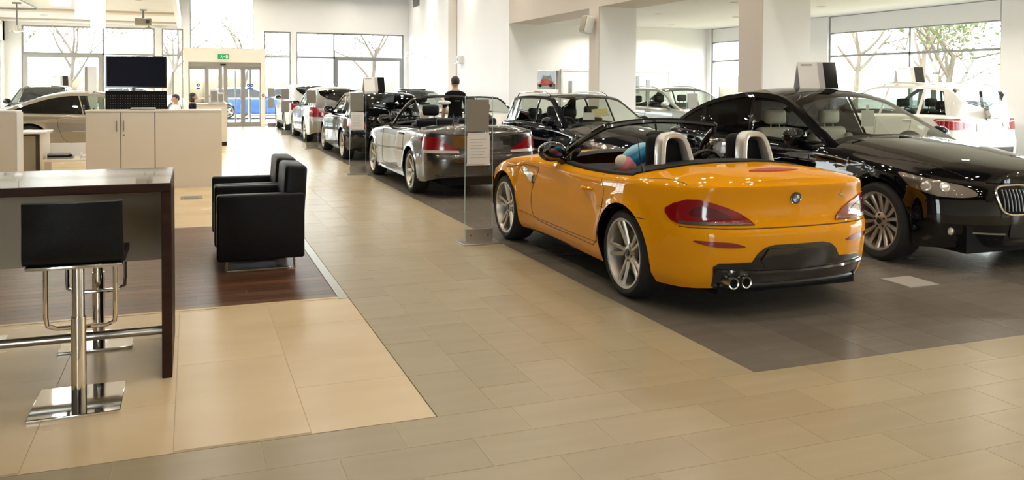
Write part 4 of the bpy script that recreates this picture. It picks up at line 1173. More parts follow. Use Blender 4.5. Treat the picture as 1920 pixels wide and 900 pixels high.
c.decal('brake_light', [(-0.21, -0.60, 2), (-0.1, -0.565, 2), (0, -0.555, 2), (0.1, -0.565, 2), (0.21, -0.60, 2), (0.1, -0.63, 2), (0, -0.64, 2), (-0.1, -0.63, 2)], (0, 0.001, -1), 'brake_red', 0.006, 0.03, True, mirror=False, label='slim red centre brake light')
c.decal('rear_reflector', [(0.42, -0.86, 0.492), (0.50, -0.84, 0.522), (0.62, -0.80, 0.53), (0.73, -0.73, 0.532), (0.70, -0.755, 0.512), (0.58, -0.81, 0.492)], (-0.35, 0.94, 0), 'reflector_red', 0.004, 0.03, True)
# black diffuser, plate recess, exhausts
c.decal('rear_diffuser', [(-0.60, -2, 0.225), (-0.615, -2, 0.36), (-0.58, -2, 0.385), (-0.36, -2, 0.39), (-0.32, -2, 0.45), (-0.27, -2, 0.485), (-0.2, -2, 0.50), (0.2, -2, 0.50), (0.27, -2, 0.485), (0.32, -2, 0.45), (0.36, -2, 0.39), (0.58, -2, 0.385), (0.615, -2, 0.36), (0.60, -2, 0.225)], (0, 1, 0), 'gloss_black', 0.006, 0.04, mirror=False, thick=0.02)
pl = c.decal('plate_panel', [(-0.26, -2, 0.345), (-0.30, -2, 0.40), (-0.25, -2, 0.475), (0.25, -2, 0.475), (0.30, -2, 0.40), (0.26, -2, 0.345)], (0, 1, 0), 'gloss_black', 0.014, 0.06, mirror=False)
c.line('diffuser_lip', [(-0.585, -2, 0.226), (-0.3, -2, 0.222), (0, -2, 0.222), (0.3, -2, 0.222), (0.585, -2, 0.226)], (0, 1, 0), 0.020, 'black_plastic', mirror=False, n=8)
m = MB(); m.box(-0.50, 0.50, -0.74, -0.50, 0.165, 0.25, 0.02); m.build('diffuser_floor', 'black_plastic', zr)
c.line('diffuser_edge', [(-0.60, -2, 0.335), (-0.4, -2, 0.318), (0, -2, 0.31), (0.4, -2, 0.318), (0.60, -2, 0.335)], (0, 1, 0), 0.02, 'gloss_black', mirror=False, off=0.006, n=8)
for x in (-0.515, -0.415):
    e = MB().lathe([(0.030, -0.865), (0.038, -0.87), (0.040, -0.855), (0.038, -0.70), (0.030, -0.70)], 24, 'y', (x, 0, 0.262), closed=True).build('exhaust_pipe', 'brushed_steel', zr)
    MB().lathe([(0.0, -0.845), (0.031, -0.845), (0.031, -0.835), (0.0, -0.835)], 20, 'y', (x, 0, 0.262)).build('exhaust_bore', 'matt_black', e)
c.badge((0, -2, 0.80), (0, 1, 0), 0.043)
tm = text_mesh('Z4', 0.075)
l, n = c.hit((0.39, -2, 0.81), (0, 1, 0))
tm.transform(Matrix.Translation(l + n * 0.003) @ Matrix.Rotation(-0.18, 4, 'Z') @ Matrix.Rotation(PI / 2 + 0.1, 4, 'X'))
link('model_lettering', tm, zr, 'chrome')
# side vent with chrome repeater, lettering strip, fuel flap, antenna, headlights
for sd in (-1, 1):
    a, n = c.hit((sd * 2, 1.93, 0.70), (-sd, 0, 0))
o_ = c.decal('side_vent', [(2, 1.76, 0.66), (2, 1.80, 0.735), (2, 1.92, 0.755), (2, 2.06, 0.775), (2, 2.00, 0.72), (2, 1.92, 0.695), (2, 1.86, 0.66)], (-1, 0, 0), 'lamp_lens', 0.012, 0.03, True)
for o, sd in zip(o_, (1, -1)):
    c.decal('vent_slot', [(sd * 2, 1.76, 0.645), (sd * 2, 1.775, 0.72), (sd * 2, 1.80, 0.70), (sd * 2, 1.80, 0.65)], (-sd, 0, 0), 'gap', 0.014, 0.03, mirror=False, parent=o)
c.decal('headlight', [(0.35, 3.30, 0.50), (0.45, 3.22, 0.60), (0.62, 3.05, 0.66), (0.76, 2.85, 0.70), (0.79, 2.86, 0.64), (0.72, 3.1, 0.56), (0.55, 3.25, 0.49)], (-0.5, -0.86, 0), 'lamp_lens', 0.006, 0.04, True)
c.kidney(0.03, 0.26, 0.30, 0.46)
l, n = c.hit((-0.70, 0.02, 2), (0, 0.001, -1))
MB().tube([l + Vector((0, -0.03, 0)), l + Vector((0, -0.01, 0.035)), l + Vector((0, 0.02, 0.06))], [0.022, 0.012, 0.006], 8).tube([l + Vector((0, 0.02, 0.05)), l + Vector((0, 0.07, 0.24))], [0.005, 0.003], 6).build('antenna', 'black_plastic', zr)
# inflatable toy lying over the passenger door sill
toy = thing('inflatable_toy', 'blue and pink inflatable toy on the near seat of the yellow roadster', 'toy', (3.345, 6.02, 0.605), -0.36)
MB().ell((0.045, 0.0, 0.385), (0.140, 0.085, 0.075), Matrix.Rotation(-0.55, 4, 'Y'), 24, 14).build('blue_lobe', 'toy_blue', toy)
MB().ell((0.020, -0.01, 0.425), (0.115, 0.07, 0.045), Matrix.Rotation(-0.50, 4, 'Y'), 24, 14).build('light_stripe', 'toy_lightblue', toy)
MB().ell((-0.055, -0.03, 0.305), (0.085, 0.08, 0.085), None, 24, 14).build('pink_lobe', 'toy_pink', toy)
MB().ell((-0.092, -0.045, 0.335), (0.055, 0.060, 0.062), None, 24, 14).build('cream_tip', 'toy_cream', toy)
MB().ell((0.0, 0.02, 0.14), (0.13, 0.13, 0.15), None, 24, 14).build('lower_lobe', 'toy_pink', toy)

def rear_set(c, tl, d, mat='tail_red', plate=None, plate_mat='number_plate', clear=None, badge=None, reflect=None):
    o_ = c.decal('tail_light', tl, d, mat, 0.010, 0.03)
    if clear:
        for o, sd in zip(o_, (1, -1)):
            c.decal('light_clear_strip', [(p[0] * sd, p[1], p[2]) for p in clear], (d[0] * sd, d[1], 0), 'tail_clear', 0.014, 0.03, mirror=False, parent=o)
    if plate:
        x, z0, z1 = plate
        c.decal('number_plate', [(-x, -9, z0), (x, -9, z0), (x, -9, z1), (-x, -9, z1)], (0, 1, 0), plate_mat, 0.012, 0.08, mirror=False)
    if badge: c.badge((0, -9, badge), (0, 1, 0), 0.04)
def front_set(c, hl, d, kid, plate=None, badge=None):
    o_ = c.decal('headlight', hl, d, 'lamp_housing', 0.008, 0.035, True)
    cen = sum((Vector(p) for p in hl), Vector()) / len(hl)
    for o, sd in zip(o_, (1, -1)):
        for k in (-1, 1):
            u = Vector((0, 0, 1)).cross(Vector((d[0] * sd, d[1], 0))).normalized() * 0.07 * k
            l, n = c.hit(Vector((cen.x * sd, cen.y, cen.z - 0.005)) + u, (d[0] * sd, d[1], 0))
            M = Matrix.Translation(l + n * 0.006) @ n.to_track_quat('Z', 'Y').to_matrix().to_4x4()
            me = MB().lathe([(0.0, 0.004), (0.025, 0.008), (0.036, 0.006), (0.042, 0.002), (0.042, -0.01)], 20).mesh('lens'); me.transform(M)
            link('lens', me, o, 'lamp_lens')
    c.kidney(*kid)
    if plate:
        x, z0, z1 = plate
        c.decal('number_plate', [(-x, 9, z0), (x, 9, z0), (x, 9, z1), (-x, 9, z1)], (0, -1, 0), 'black_plastic', 0.012, 0.08, mirror=False)
    if badge: c.badge((0, badge[0], badge[1]), (0, -0.3, -1), 0.036)

# ---- black fastback with cream seats, nose towards the viewer
G = mkspec(3.07, -1.06, 3.90, 0.95, 0.352,
           [(-1.06, 0.98), (-0.8, 1.02), (-0.3, 1.015), (0.5, 0.995), (1.5, 0.975), (2.2, 0.965), (2.8, 0.90), (3.3, 0.845), (3.6, 0.80), (3.90, 0.74)],
           [(-1.06, 1.0), (-0.8, 1.06), (0, 1.08), (1.5, 1.05), (2.2, 1.075), (2.8, 1.03), (3.3, 0.955), (3.7, 0.86), (3.90, 0.75)],
           (-0.35, 2.2, 0.88), rim=0.262, tw=0.25, cap_p=3.2, round=0.06,
           crease=[(-1.1, 0.3), (-0.3, 0.80), (1.0, 0.83), (2.2, 0.86), (2.9, 0.85), (3.3, 0.5), (3.9, 0.3)], crease_d=0.012)
c = Car('fastback_saloon', 'black fastback saloon with cream seats, nose towards the viewer', (6.80, 8.93, 0), PI - 0.035, G, 'paint_black', 'multi')
c.greenhouse([(-0.98, 1.01), (-0.75, 1.115), (-0.4, 1.265), (0, 1.39), (0.4, 1.465), (0.8, 1.492), (1.1, 1.48), (1.35, 1.44), (1.7, 1.30), (2.1, 1.10), (2.42, 0.955)], 1.30, -0.25,
             [(0.98, 0.86, None, None, 'car_glass_clear'), (0.02, -0.10, 0.93, 0.81, 'car_glass_dark'), (None, None, -0.05, -0.16, 'car_glass_dark')], k=0.30, crown=0.06, rail=0.055, bow_f=0.2, front_glass='car_glass_clear')
c.cabin('cream_leather', ((1.02, 0.38, 1.30), (0.05, 0.40, 1.24)), floor=0.36, wheel_side=1)
c.wipers(1.3)
c.mirrors(1.93, 1.045, 0.16, None, 1.2)
c.door_lines([(0.98, 2.12, 0.34), (-0.02, 0.95, 0.34, 0.30)])
c.handle(1.08, 0.86); c.handle(0.12, 0.87)
front_set(c, [(0.50, 3.76, 0.655), (0.56, 3.70, 0.715), (0.68, 3.58, 0.755), (0.80, 3.44, 0.79), (0.885, 3.30, 0.815), (0.89, 3.32, 0.785), (0.86, 3.42, 0.705), (0.76, 3.58, 0.645), (0.62, 3.72, 0.63)], (-0.72, -0.69, 0), (0.03, 0.37, 0.49, 0.725), (0.26, 0.30, 0.41), (3.82, 0.8))
c.line('bumper_trim', [(0.30, 9, 0.33), (0.45, 9, 0.335), (0.62, 9, 0.345)], (0, -1, 0), 0.008, 'brushed_steel', off=0.006)
c.decal('lower_intake', [(0.28, 9, 0.23), (0.66, 9, 0.24), (0.68, 9, 0.33), (0.30, 9, 0.32)], (0, -1, 0), 'matt_black', 0.003, 0.05)
for sd in (-1, 1):
    l, n = c.hit((sd * 0.72, 9, 0.35), (0, -1, 0)); MB().ell(l, (0.035, 0.02, 0.035), u=16, v=8).build('fog_lamp', 'lamp_lens', c.root)
c.decal('side_repeater', [(2, 2.55, 0.765), (2, 2.68, 0.775), (2, 2.68, 0.80), (2, 2.55, 0.79)], (-1, 0, 0), 'lamp_housing', 0.006, 0.05)
c.line('bonnet_gap', [(0.80, 2.45, 2), (0.78, 3.0, 2), (0.64, 3.5, 2), (0.42, 3.75, 2)], (0, 0.001, -1), 0.0035)
c.decal('tail_light', [(0.45, -1.02, 0.78), (0.85, -0.80, 0.86), (0.92, -0.55, 0.88), (0.92, -0.55, 0.82), (0.85, -0.8, 0.74), (0.45, -1.02, 0.70)], (-0.6, 0.8, 0), 'tail_red', 0.01, 0.05)
MB().tube([(0, 0.15, c.roof_top(0.15) - 0.01), (0, 0.09, c.roof_top(0.1) + 0.045), (0, 0.03, c.roof_top(0.03) + 0.02)], [0.028, 0.014, 0.01], 8).build('roof_antenna', 'gloss_black', c.root)
tg = MB().box(-0.36, -0.19, 1.60, 1.605, 1.12, 1.30).build('price_tag', 'paper', c.root, smooth=False); tg['label'] = 'white price tag hung behind the windscreen'
MB().box(-0.29, -0.25, 1.60, 1.605, 1.295, 1.36).build('tag_tab', 'paper', tg, smooth=False)
GTC = c

# ---- dark estate behind it
def estate_spec(W=0.905, R=0.325, wb=2.76, yr=-0.98, yf=3.53, b=0.0):
    return mkspec(wb, yr, yf, W, R,
           [(yr, 0.86 + b), (-0.6, 0.90 + b), (0, 0.905 + b), (1.2, 0.885 + b), (2.0, 0.87 + b), (2.6, 0.81 + b), (3.1, 0.735 + b), (yf, 0.62 + b)],
           [(yr, 0.87 + b), (-0.6, 0.92 + b), (0, 0.95 + b), (1.2, 0.95 + b), (2.0, 0.965 + b), (2.6, 0.91 + b), (3.1, 0.81 + b), (yf, 0.63 + b)],
           (yr + 0.25, 1.95, 0.88), tw=0.225)
HL = [(0.40, 3.44, 0.575), (0.48, 3.36, 0.65), (0.64, 3.22, 0.69), (0.78, 3.05, 0.715), (0.86, 2.95, 0.715), (0.86, 2.98, 0.66), (0.76, 3.18, 0.585), (0.58, 3.36, 0.555)]
ES = [(-0.94, 0.88), (-0.90, 0.95), (-0.80, 1.12), (-0.68, 1.25), (-0.52, 1.325), (-0.2, 1.358), (0.4, 1.375), (0.9, 1.372), (1.2, 1.345), (1.55, 1.20), (1.9, 1.01), (2.16, 0.86)]
c = Car('estate_car', 'dark blue-black estate car with chrome window trim behind the yellow roadster', (6.42, 14.50, 0), PI, estate_spec(), 'paint_dark_blue_black', 'star7')
c.greenhouse(ES, 1.12, -0.62, [(0.90, 0.80, None, None, 'car_glass_clear'), (-0.02, -0.08, 0.84, 0.74, 'car_glass'), (-0.70, -0.50, -0.09, -0.15, 'car_glass')], k=0.30, crown=0.045, rail=0.05, trim='chrome', rear_glass='car_glass_clear', tb=0.8)
c.cabin('black_leather', ((0.92, 0.36, 1.20), (0.0, 0.36, 1.14)), floor=0.34)
c.wipers(1.12); c.mirrors(1.72, 0.965, 0.14)
c.door_lines([(0.90, 1.95, 0.32), (0.0, 0.87, 0.32, 0.28)]); c.handle(1.0, 0.79); c.handle(0.1, 0.80)
front_set(c, HL, (-0.66, -0.75, 0), (0.04, 0.27, 0.42, 0.60), (0.26, 0.27, 0.38), (3.45, 0.66))
for sd in (-1, 1):
    MB().tube(catmull([(sd * 0.545, 1.0, 1.385), (sd * 0.56, 0.8, 1.435), (sd * 0.565, 0.2, 1.445), (sd * 0.555, -0.4, 1.415), (sd * 0.535, -0.6, 1.355)], 4), 0.014, 6).build('roof_rail', 'chrome', c.root)
c.decal('side_repeater', [(2, 2.2, 0.69), (2, 2.32, 0.69), (2, 2.32, 0.72), (2, 2.2, 0.72)], (-1, 0, 0), 'lamp_housing', 0.006, 0.05)
c.decal('tail_light', [(0.55, -0.95, 0.72), (0.86, -0.7, 0.74), (0.86, -0.7, 0.86), (0.55, -0.95, 0.84)], (-0.5, 0.86, 0), 'tail_red', 0.01, 0.05)
y1 = MB().prism([(-0.38, 1.04), (-0.06, 1.02), (-0.04, 1.15), (-0.32, 1.17)], 1.42, 1.424, 'y').build('yellow_ticket', 'yellow_paper', c.root, smooth=False)
MB().box(-0.06, 0.16, 1.50, 1.504, 0.98, 1.10).build('price_tag', 'paper', c.root, smooth=False)

# ---- grey metallic convertible, tail towards the viewer
K = mkspec(2.66, -0.90, 3.44, 0.874, 0.318,
           [(-0.90, 0.915), (-0.7, 0.93), (-0.3, 0.93), (0.4, 0.915), (1.2, 0.895), (1.9, 0.885), (2.5, 0.835), (3.0, 0.76), (3.44, 0.62)],
           [(-0.90, 0.955), (-0.7, 0.99), (-0.3, 1.0), (0.4, 0.97), (1.2, 0.94), (1.9, 0.965), (2.5, 0.92), (3.0, 0.82), (3.44, 0.63)],
           (-0.10, 1.72, 0.88), cap_p=3.0, tw=0.225,
           rear=[(0.2, 0.08), (0.32, 0.02), (0.5, 0.0), (0.575, 0.0), (0.60, 0.04), (0.70, 0.055), (0.88, 0.055), (0.95, 0.03)])
c = Car('convertible', 'grey metallic four-seat convertible with open roof behind the glass price stand', (3.815, 11.87, 0), 0.0, K, 'paint_grey', 'star7')
kr = c.root
c.cabin('black_leather', ((0.95, 0.34, 1.26), (0.15, 0.33, 1.08)), floor=0.34, top=0.88)
base = [Vector((0.70 * q, 1.76 + 0.22 * (1 - q * q), 0.905 + 0.05 * (1 - q * q))) for q in [-1 + 2 * i / 14 for i in range(15)]]
head = [Vector((0.535 * q, 1.12 + 0.10 * (1 - q * q), 1.335 + 0.04 * (1 - q * q))) for q in [-1 + 2 * i / 14 for i in range(15)]]
def screen(root, base, head, frame_mat, r=0.026, glass='car_glass_clear'):
    n = len(base); vs = []; fs = []
    for j in range(7):
        for i in range(n): vs.append(base[i].lerp(head[i], j / 6) + Vector((0, 0.03, 0.015)) * math.sin(PI * j / 6))
    for j in range(6):
        for i in range(n - 1): fs.append((j * n + i, j * n + i + 1, (j + 1) * n + i + 1, (j + 1) * n + i))
    from_data('windscreen', vs, fs, glass, root)
    fr = [vs[j * n] for j in range(6)] + [head[0].lerp(head[1], 0.35)] + head[1:-1] + [head[-1].lerp(head[-2], 0.35)] + [vs[j * n + n - 1] for j in range(5, -1, -1)]
    MB().tube(catmull(fr, 3), r, 8).build('windscreen_frame', frame_mat, root)
    MB().tube(base, 0.02, 6).build('cowl', 'black_plastic', root)
    h = head[n // 2]
    MB().ell(h + Vector((0, -0.04, -0.10)), (0.11, 0.02, 0.035)).cyl(h + Vector((0, -0.04, -0.10)), h + Vector((0, 0, -0.01)), 0.01, n=6).build('rear_view_mirror', 'white_plastic', root)
screen(kr, base, head, 'paint_grey', 0.024)
c.mirrors(1.62, 1.0, 0.15)
c.door_lines([(0.42, 1.85, 0.31)], 'gap'); c.handle(0.56, 0.83)
for sd in (-1, 1):
    P = [Vector((sd * c.xs(y) * 0.95, y, c.zs(y) + 0.008)) for y in [-0.15, 0.1, 0.5, 1.0, 1.5, 1.75]]
    MB().tube(catmull(P, 4), 0.016, 6).build('belt_moulding', 'soft_black', kr)
rear_set(c, [(0.40, -0.89, 0.62), (0.41, -0.89, 0.67), (0.55, -0.85, 0.74), (0.60, -0.83, 0.765), (0.63, -0.80, 0.82), (0.72, -0.74, 0.84), (0.82, -0.60, 0.845), (0.84, -0.52, 0.82), (0.83, -0.54, 0.68), (0.80, -0.62, 0.625)], (-0.45, 0.89, 0), 'tail_red', (0.26, 0.67, 0.78), 'dark_steel',
         [(0.40, -0.89, 0.62), (0.41, -0.89, 0.655), (0.7, -0.76, 0.665), (0.82, -0.56, 0.665), (0.80, -0.62, 0.625)], 0.885)
c.decal('plate_recess', [(-0.36, -9, 0.60), (0.36, -9, 0.60), (0.40, -9, 0.70), (0.38, -9, 0.80), (-0.38, -9, 0.80), (-0.40, -9, 0.70)], (0, 1, 0), 'paint_grey', 0.005, 0.06, mirror=False)
c.line('boot_gap', [(-0.80, -9, 0.60), (0, -9, 0.598), (0.80, -9, 0.60)], (0, 1, 0), 0.004, 'gap', mirror=False)
c.line('bumper_crease', [(-0.70, -9, 0.32), (0, -9, 0.315), (0.70, -9, 0.32)], (0, 1, 0), 0.010, 'paint_grey', mirror=False)
c.decal('rear_diffuser', [(-0.45, -9, 0.21), (-0.42, -9, 0.30), (0.42, -9, 0.30), (0.45, -9, 0.21)], (0, 1, 0), 'black_plastic', 0.004, 0.06, mirror=False)
l, n = c.hit((-0.30, -0.30, 2), (0, 0.001, -1))
MB().tube([l, l + Vector((0, 0, 0.03)), l + Vector((0, -0.02, 0.15))], [0.02, 0.009, 0.004], 8).build('antenna', 'black_plastic', kr)
c.decal('headlight', [(0.36, 3.36, 0.55), (0.55, 3.25, 0.66), (0.80, 2.95, 0.70), (0.80, 3.0, 0.62), (0.60, 3.26, 0.53)], (-0.6, -0.8, 0), 'lamp_lens', 0.006, 0.05, True)
c.kidney(0.04, 0.24, 0.42, 0.58)
# passenger figure of cream: light jacket over the front seat back
jk = MB().box(-0.50, -0.36, 0.74, 0.86, 0.92, 1.17, 0.05, 3).build('seat_cover', 'cream_leather', kr)

# ---- black hatchback
H = estate_spec(0.872, 0.318, 2.66, -0.80, 3.42, 0.03)
EH = [(-0.755, 0.92), (-0.72, 1.0), (-0.62, 1.14), (-0.50, 1.27), (-0.36, 1.33), (0, 1.365), (0.5, 1.385), (0.9, 1.38), (1.15, 1.355), (1.5, 1.22), (1.85, 1.03), (2.10, 0.89)]
c = Car('hatchback', 'black hatchback with a card roof sign, third from the entrance', (3.815, 17.75, 0), 0.0, H, 'paint_black', 'star5')
c.greenhouse(EH, 1.08, -0.40, [(0.75, 0.62, None, None, None), (-0.48, -0.30, 0.68, 0.55, 'car_glass_dark')], k=0.30, crown=0.045, rear_glass='car_glass_dark', tb=0.9)
c.cabin('black_leather', ((0.85, 0.35, 1.18), (-0.02, 0.35, 1.12)), floor=0.34)
c.mirrors(1.68, 1.0, 0.15); c.door_lines([(0.68, 1.90, 0.32)]); c.handle(0.80, 0.83)
rear_set(c, [(0.52, -0.78, 0.68), (0.54, -0.78, 0.80), (0.70, -0.70, 0.84), (0.84, -0.52, 0.86), (0.84, -0.5, 0.74), (0.80, -0.60, 0.68)], (-0.45, 0.89, 0), 'tail_red', (0.26, 0.58, 0.69), 'print_grey', None, 0.82)
c.kidney(0.04, 0.24, 0.42, 0.58)
c.decal('headlight', [(0.36, 3.33, 0.57), (0.55, 3.22, 0.68), (0.80, 2.92, 0.74), (0.80, 2.97, 0.66), (0.60, 3.23, 0.56)], (-0.6, -0.8, 0), 'lamp_lens', 0.006, 0.05, True)
HB = c

# ---- silver-grey estate and white crossover further back
c = Car('compact_estate', 'silver-grey estate with wide red tail lights, fourth in the aisle row', (3.80, 23.60, 0), 0.0, estate_spec(0.905, 0.33, 2.76, -0.98, 3.53, 0.06), 'paint_silver', 'star7')
c.greenhouse([(y, z + 0.08) if z > 1.0 else (y, z + 0.06) for y, z in ES], 1.12, -0.60, [(0.90, 0.80, None, None, None), (-0.02, -0.08, 0.84, 0.74, None), (-0.70, -0.50, -0.09, -0.15, 'car_glass_dark')], k=0.28, crown=0.05, tb=0.88)
c.cabin('black_leather', ((0.92, 0.36, 1.26), (0.0, 0.36, 1.2)), floor=0.36)
c.mirrors(1.72, 1.03, 0.16); c.door_lines([(0.90, 1.95, 0.34), (0.0, 0.87, 0.34, 0.28)]); c.handle(1.0, 0.86); c.handle(0.1, 0.87)
rear_set(c, [(0.36, -0.97, 0.70), (0.37, -0.97, 0.80), (0.62, -0.90, 0.82), (0.64, -0.90, 0.93), (0.80, -0.80, 0.95), (0.87, -0.62, 0.93), (0.87, -0.6, 0.74), (0.80, -0.78, 0.70)], (-0.45, 0.89, 0), 'tail_red', (0.26, 0.70, 0.81), 'print_grey', None, 0.92)
c.decal('rear_bumper_panel', [(-0.5, -9, 0.25), (-0.5, -9, 0.40), (0.5, -9, 0.40), (0.5, -9, 0.25)], (0, 1, 0), 'black_plastic', 0.004, 0.08, mirror=False)
c.kidney(0.04, 0.24, 0.45, 0.62)
SUV = lambda b=0.0: mkspec(2.78, -0.92, 3.60, 0.93, 0.362,
           [(-0.92, 1.02 + b), (-0.6, 1.06 + b), (0, 1.06 + b), (1.2, 1.035 + b), (2.0, 1.01 + b), (2.7, 0.95 + b), (3.2, 0.86 + b), (3.60, 0.72 + b)],
           [(-0.92, 1.03 + b), (-0.6, 1.08 + b), (0, 1.10 + b), (1.2, 1.10 + b), (2.0, 1.11 + b), (2.7, 1.06 + b), (3.2, 0.95 + b), (3.60, 0.73 + b)],
           (-0.70, 1.98, 0.88), tw=0.24, zlow=[(-0.92, 0.36), (-0.6, 0.28), (0.5, 0.25), (2.3, 0.25), (3.2, 0.26), (3.6, 0.28)],
           rear=[(0.2, 0.10), (0.36, 0.02), (0.5, 0.0), (0.66, 0.01), (0.70, 0.06), (0.85, 0.07), (1.06, 0.085), (1.2, 0.12)])
EX = [(-0.87, 1.04), (-0.83, 1.14), (-0.74, 1.32), (-0.66, 1.46), (-0.52, 1.535), (-0.2, 1.57), (0.4, 1.595), (0.9, 1.59), (1.2, 1.56), (1.5, 1.44), (1.85, 1.22), (2.14, 1.0)]
def suv(name, label, loc, rz, paint, dz=0.0, glass=None):
    c = Car(name, label, loc, rz, SUV(), paint, 'star5')
    c.greenhouse([(y, z + (dz if z > 1.1 else 0)) for y, z in EX], 1.10, -0.58, [(0.90, 0.82, None, None, glass), (-0.02, -0.06, 0.84, 0.76, glass), (-0.62, -0.48, -0.09, -0.13, glass)], k=0.24, crown=0.05, tb=0.86, rear_glass=glass or 'car_glass_dark', bow_r=0.05)
    c.cabin('black_leather', ((0.92, 0.36, 1.36), (0.0, 0.36, 1.32)), floor=0.42)
    c.mirrors(1.72, 1.12, 0.17); c.door_lines([(0.90, 1.95, 0.40), (0.0, 0.87, 0.40, 0.30)]); c.handle(1.0, 0.95); c.handle(0.1, 0.96)
    c.kidney(0.04, 0.28, 0.55, 0.74)
    c.decal('headlight', [(0.38, 3.50, 0.66), (0.55, 3.38, 0.79), (0.84, 3.02, 0.83), (0.86, 3.06, 0.75), (0.62, 3.40, 0.64)], (-0.6, -0.8, 0), 'lamp_lens', 0.006, 0.05, True)
    c.decal('sill_cladding', [(2, 0.46, 0.26), (2, 2.3, 0.26), (2, 2.3, 0.35), (2, 0.46, 0.35)], (-1, 0, 0), 'black_plastic', 0.006, 0.1)
    for sd in (-1, 1):
        MB().tube(catmull([(sd * 0.61, 1.0, c.Ez(1.0) + 0.01), (sd * 0.62, 0.8, c.Ez(0.8) + 0.055), (sd * 0.625, 0.2, c.Ez(0.2) + 0.055), (sd * 0.615, -0.35, c.Ez(-0.35) + 0.05), (sd * 0.60, -0.5, c.Ez(-0.5) + 0.0)], 4), 0.014, 6).build('roof_rail', paint, c.root)
    return c
c = suv('crossover', 'white crossover parked nearest the entrance doors', (3.78, 28.35, 0), 0.0, 'paint_white', -0.06)
rear_set(c, [(0.60, -0.90, 0.76), (0.62, -0.90, 0.90), (0.70, -0.86, 1.02), (0.84, -0.74, 1.03), (0.89, -0.58, 1.0), (0.89, -0.56, 0.80), (0.84, -0.74, 0.75)], (-0.45, 0.89, 0), 'tail_red', (0.26, 0.80, 0.91), 'number_plate', None, 1.0)
# ---- white sport utility on the right
c = suv('sport_utility', 'white sport utility with red tail lights by the right window', (13.32, 11.87, 0), 0.0, 'paint_white', 0.0, 'car_glass_mid')
XC = c
rear_set(c, [(0.40, -0.91, 0.93), (0.42, -0.91, 0.86), (0.56, -0.88, 0.85), (0.58, -0.87, 0.81), (0.80, -0.76, 0.81), (0.87, -0.62, 0.86), (0.90, -0.50, 0.98), (0.88, -0.56, 1.0), (0.64, -0.85, 1.005), (0.62, -0.86, 0.97)], (-0.42, 0.91, 0), 'tail_red', (0.27, 0.78, 0.92), 'number_plate', [(0.40, -0.91, 0.93), (0.62, -0.86, 0.97), (0.88, -0.56, 0.985), (0.88, -0.56, 0.97), (0.62, -0.86, 0.945)], 1.0)
c.decal('rear_wiper', [(-0.02, -0.98, 1.10), (0.30, -0.95, 1.14), (0.30, -0.95, 1.15), (-0.02, -0.98, 1.125)], (0, 1, 0), 'black_plastic', 0.02, 0.05, mirror=False)
sp = MB().prism([(-0.56, c.Ez(-0.55) + 0.035), (-0.80, c.Ez(-0.55) - 0.005), (-0.80, c.Ez(-0.55) - 0.03), (-0.56, c.Ez(-0.55) - 0.02)], -0.52, 0.52, 'x').build('roof_spoiler', 'paint_white', c.root, smooth=False)
MB().box(-0.16, 0.16, -0.808, -0.79, c.Ez(-0.55) - 0.025, c.Ez(-0.55) - 0.005).build('brake_light', 'tail_red', c.root)
c.decal('rear_bumper_panel', [(-0.62, -9, 0.36), (-0.62, -9, 0.50), (0.62, -9, 0.50), (0.62, -9, 0.36)], (0, 1, 0), 'black_plastic', 0.004, 0.08, mirror=False)

# ---- second row: white open roadster and silver saloon, noses towards the viewer
W = dict(Z); 
c = Car('open_sports_car', 'white open sports car beside the person in black', (6.40, 20.0, 0), PI, W, 'paint_white', 'star5')
c.cabin('black_leather', ((0.52, 0.37, 1.12),), headrest=True, top=0.84)
screen(c.root, [Vector((0.735 * q, 1.46 + 0.24 * (1 - q * q), 0.885 + 0.05 * (1 - q * q))) for q in [-1 + 2 * i / 14 for i in range(15)]],
       [Vector((0.60 * q, 0.80 + 0.10 * (1 - q * q), 1.235 + 0.045 * (1 - q * q))) for q in [-1 + 2 * i / 14 for i in range(15)]], 'gloss_black', 0.024, 'car_glass')
c.mirrors(1.30, 0.975, 0.16)
front_set(c, [(0.35, 3.30, 0.46), (0.45, 3.22, 0.55), (0.62, 3.05, 0.62), (0.76, 2.85, 0.68), (0.79, 2.86, 0.62), (0.72, 3.1, 0.52), (0.55, 3.25, 0.45)], (-0.5, -0.86, 0), (0.03, 0.26, 0.30, 0.44))
c = Car('saloon', 'silver saloon with a dark sunroof behind the black hatchback', (6.45, 26.4, 0), PI, estate_spec(0.905, 0.33, 2.76, -0.98, 3.53, 0.02), 'paint_silver', 'star5')
c.greenhouse([(-0.80, 0.91), (-0.5, 1.04), (-0.1, 1.24), (0.2, 1.33), (0.5, 1.37), (0.9, 1.372), (1.2, 1.345), (1.55, 1.20), (1.9, 1.02), (2.16, 0.88)], 1.12, 0.1, [(0.90, 0.80, None, None, None), (None, None, 0.84, 0.74, None)], k=0.30, crown=0.05)
c.cabin('black_leather', ((0.92, 0.36, 1.22), (0.1, 0.36, 1.14)), floor=0.34)
c.mirrors(1.72, 0.985, 0.15); c.wipers(1.1)
front_set(c, HL, (-0.66, -0.75, 0), (0.04, 0.27, 0.42, 0.60))
MB().box(-0.40, 0.40, 0.30, 0.95, c.roof_top(0.7) - 0.02, c.roof_top(0.7) + 0.022, 0.02).build('sunroof', 'gloss_black', c.root)
# ---- olive-grey hatch in the side bay
c = suv('compact_crossover', 'olive-grey crossover in the side bay behind the black fastback', (11.25, 19.2, 0), PI + 0.12, 'paint_olive', -0.10, 'car_glass')

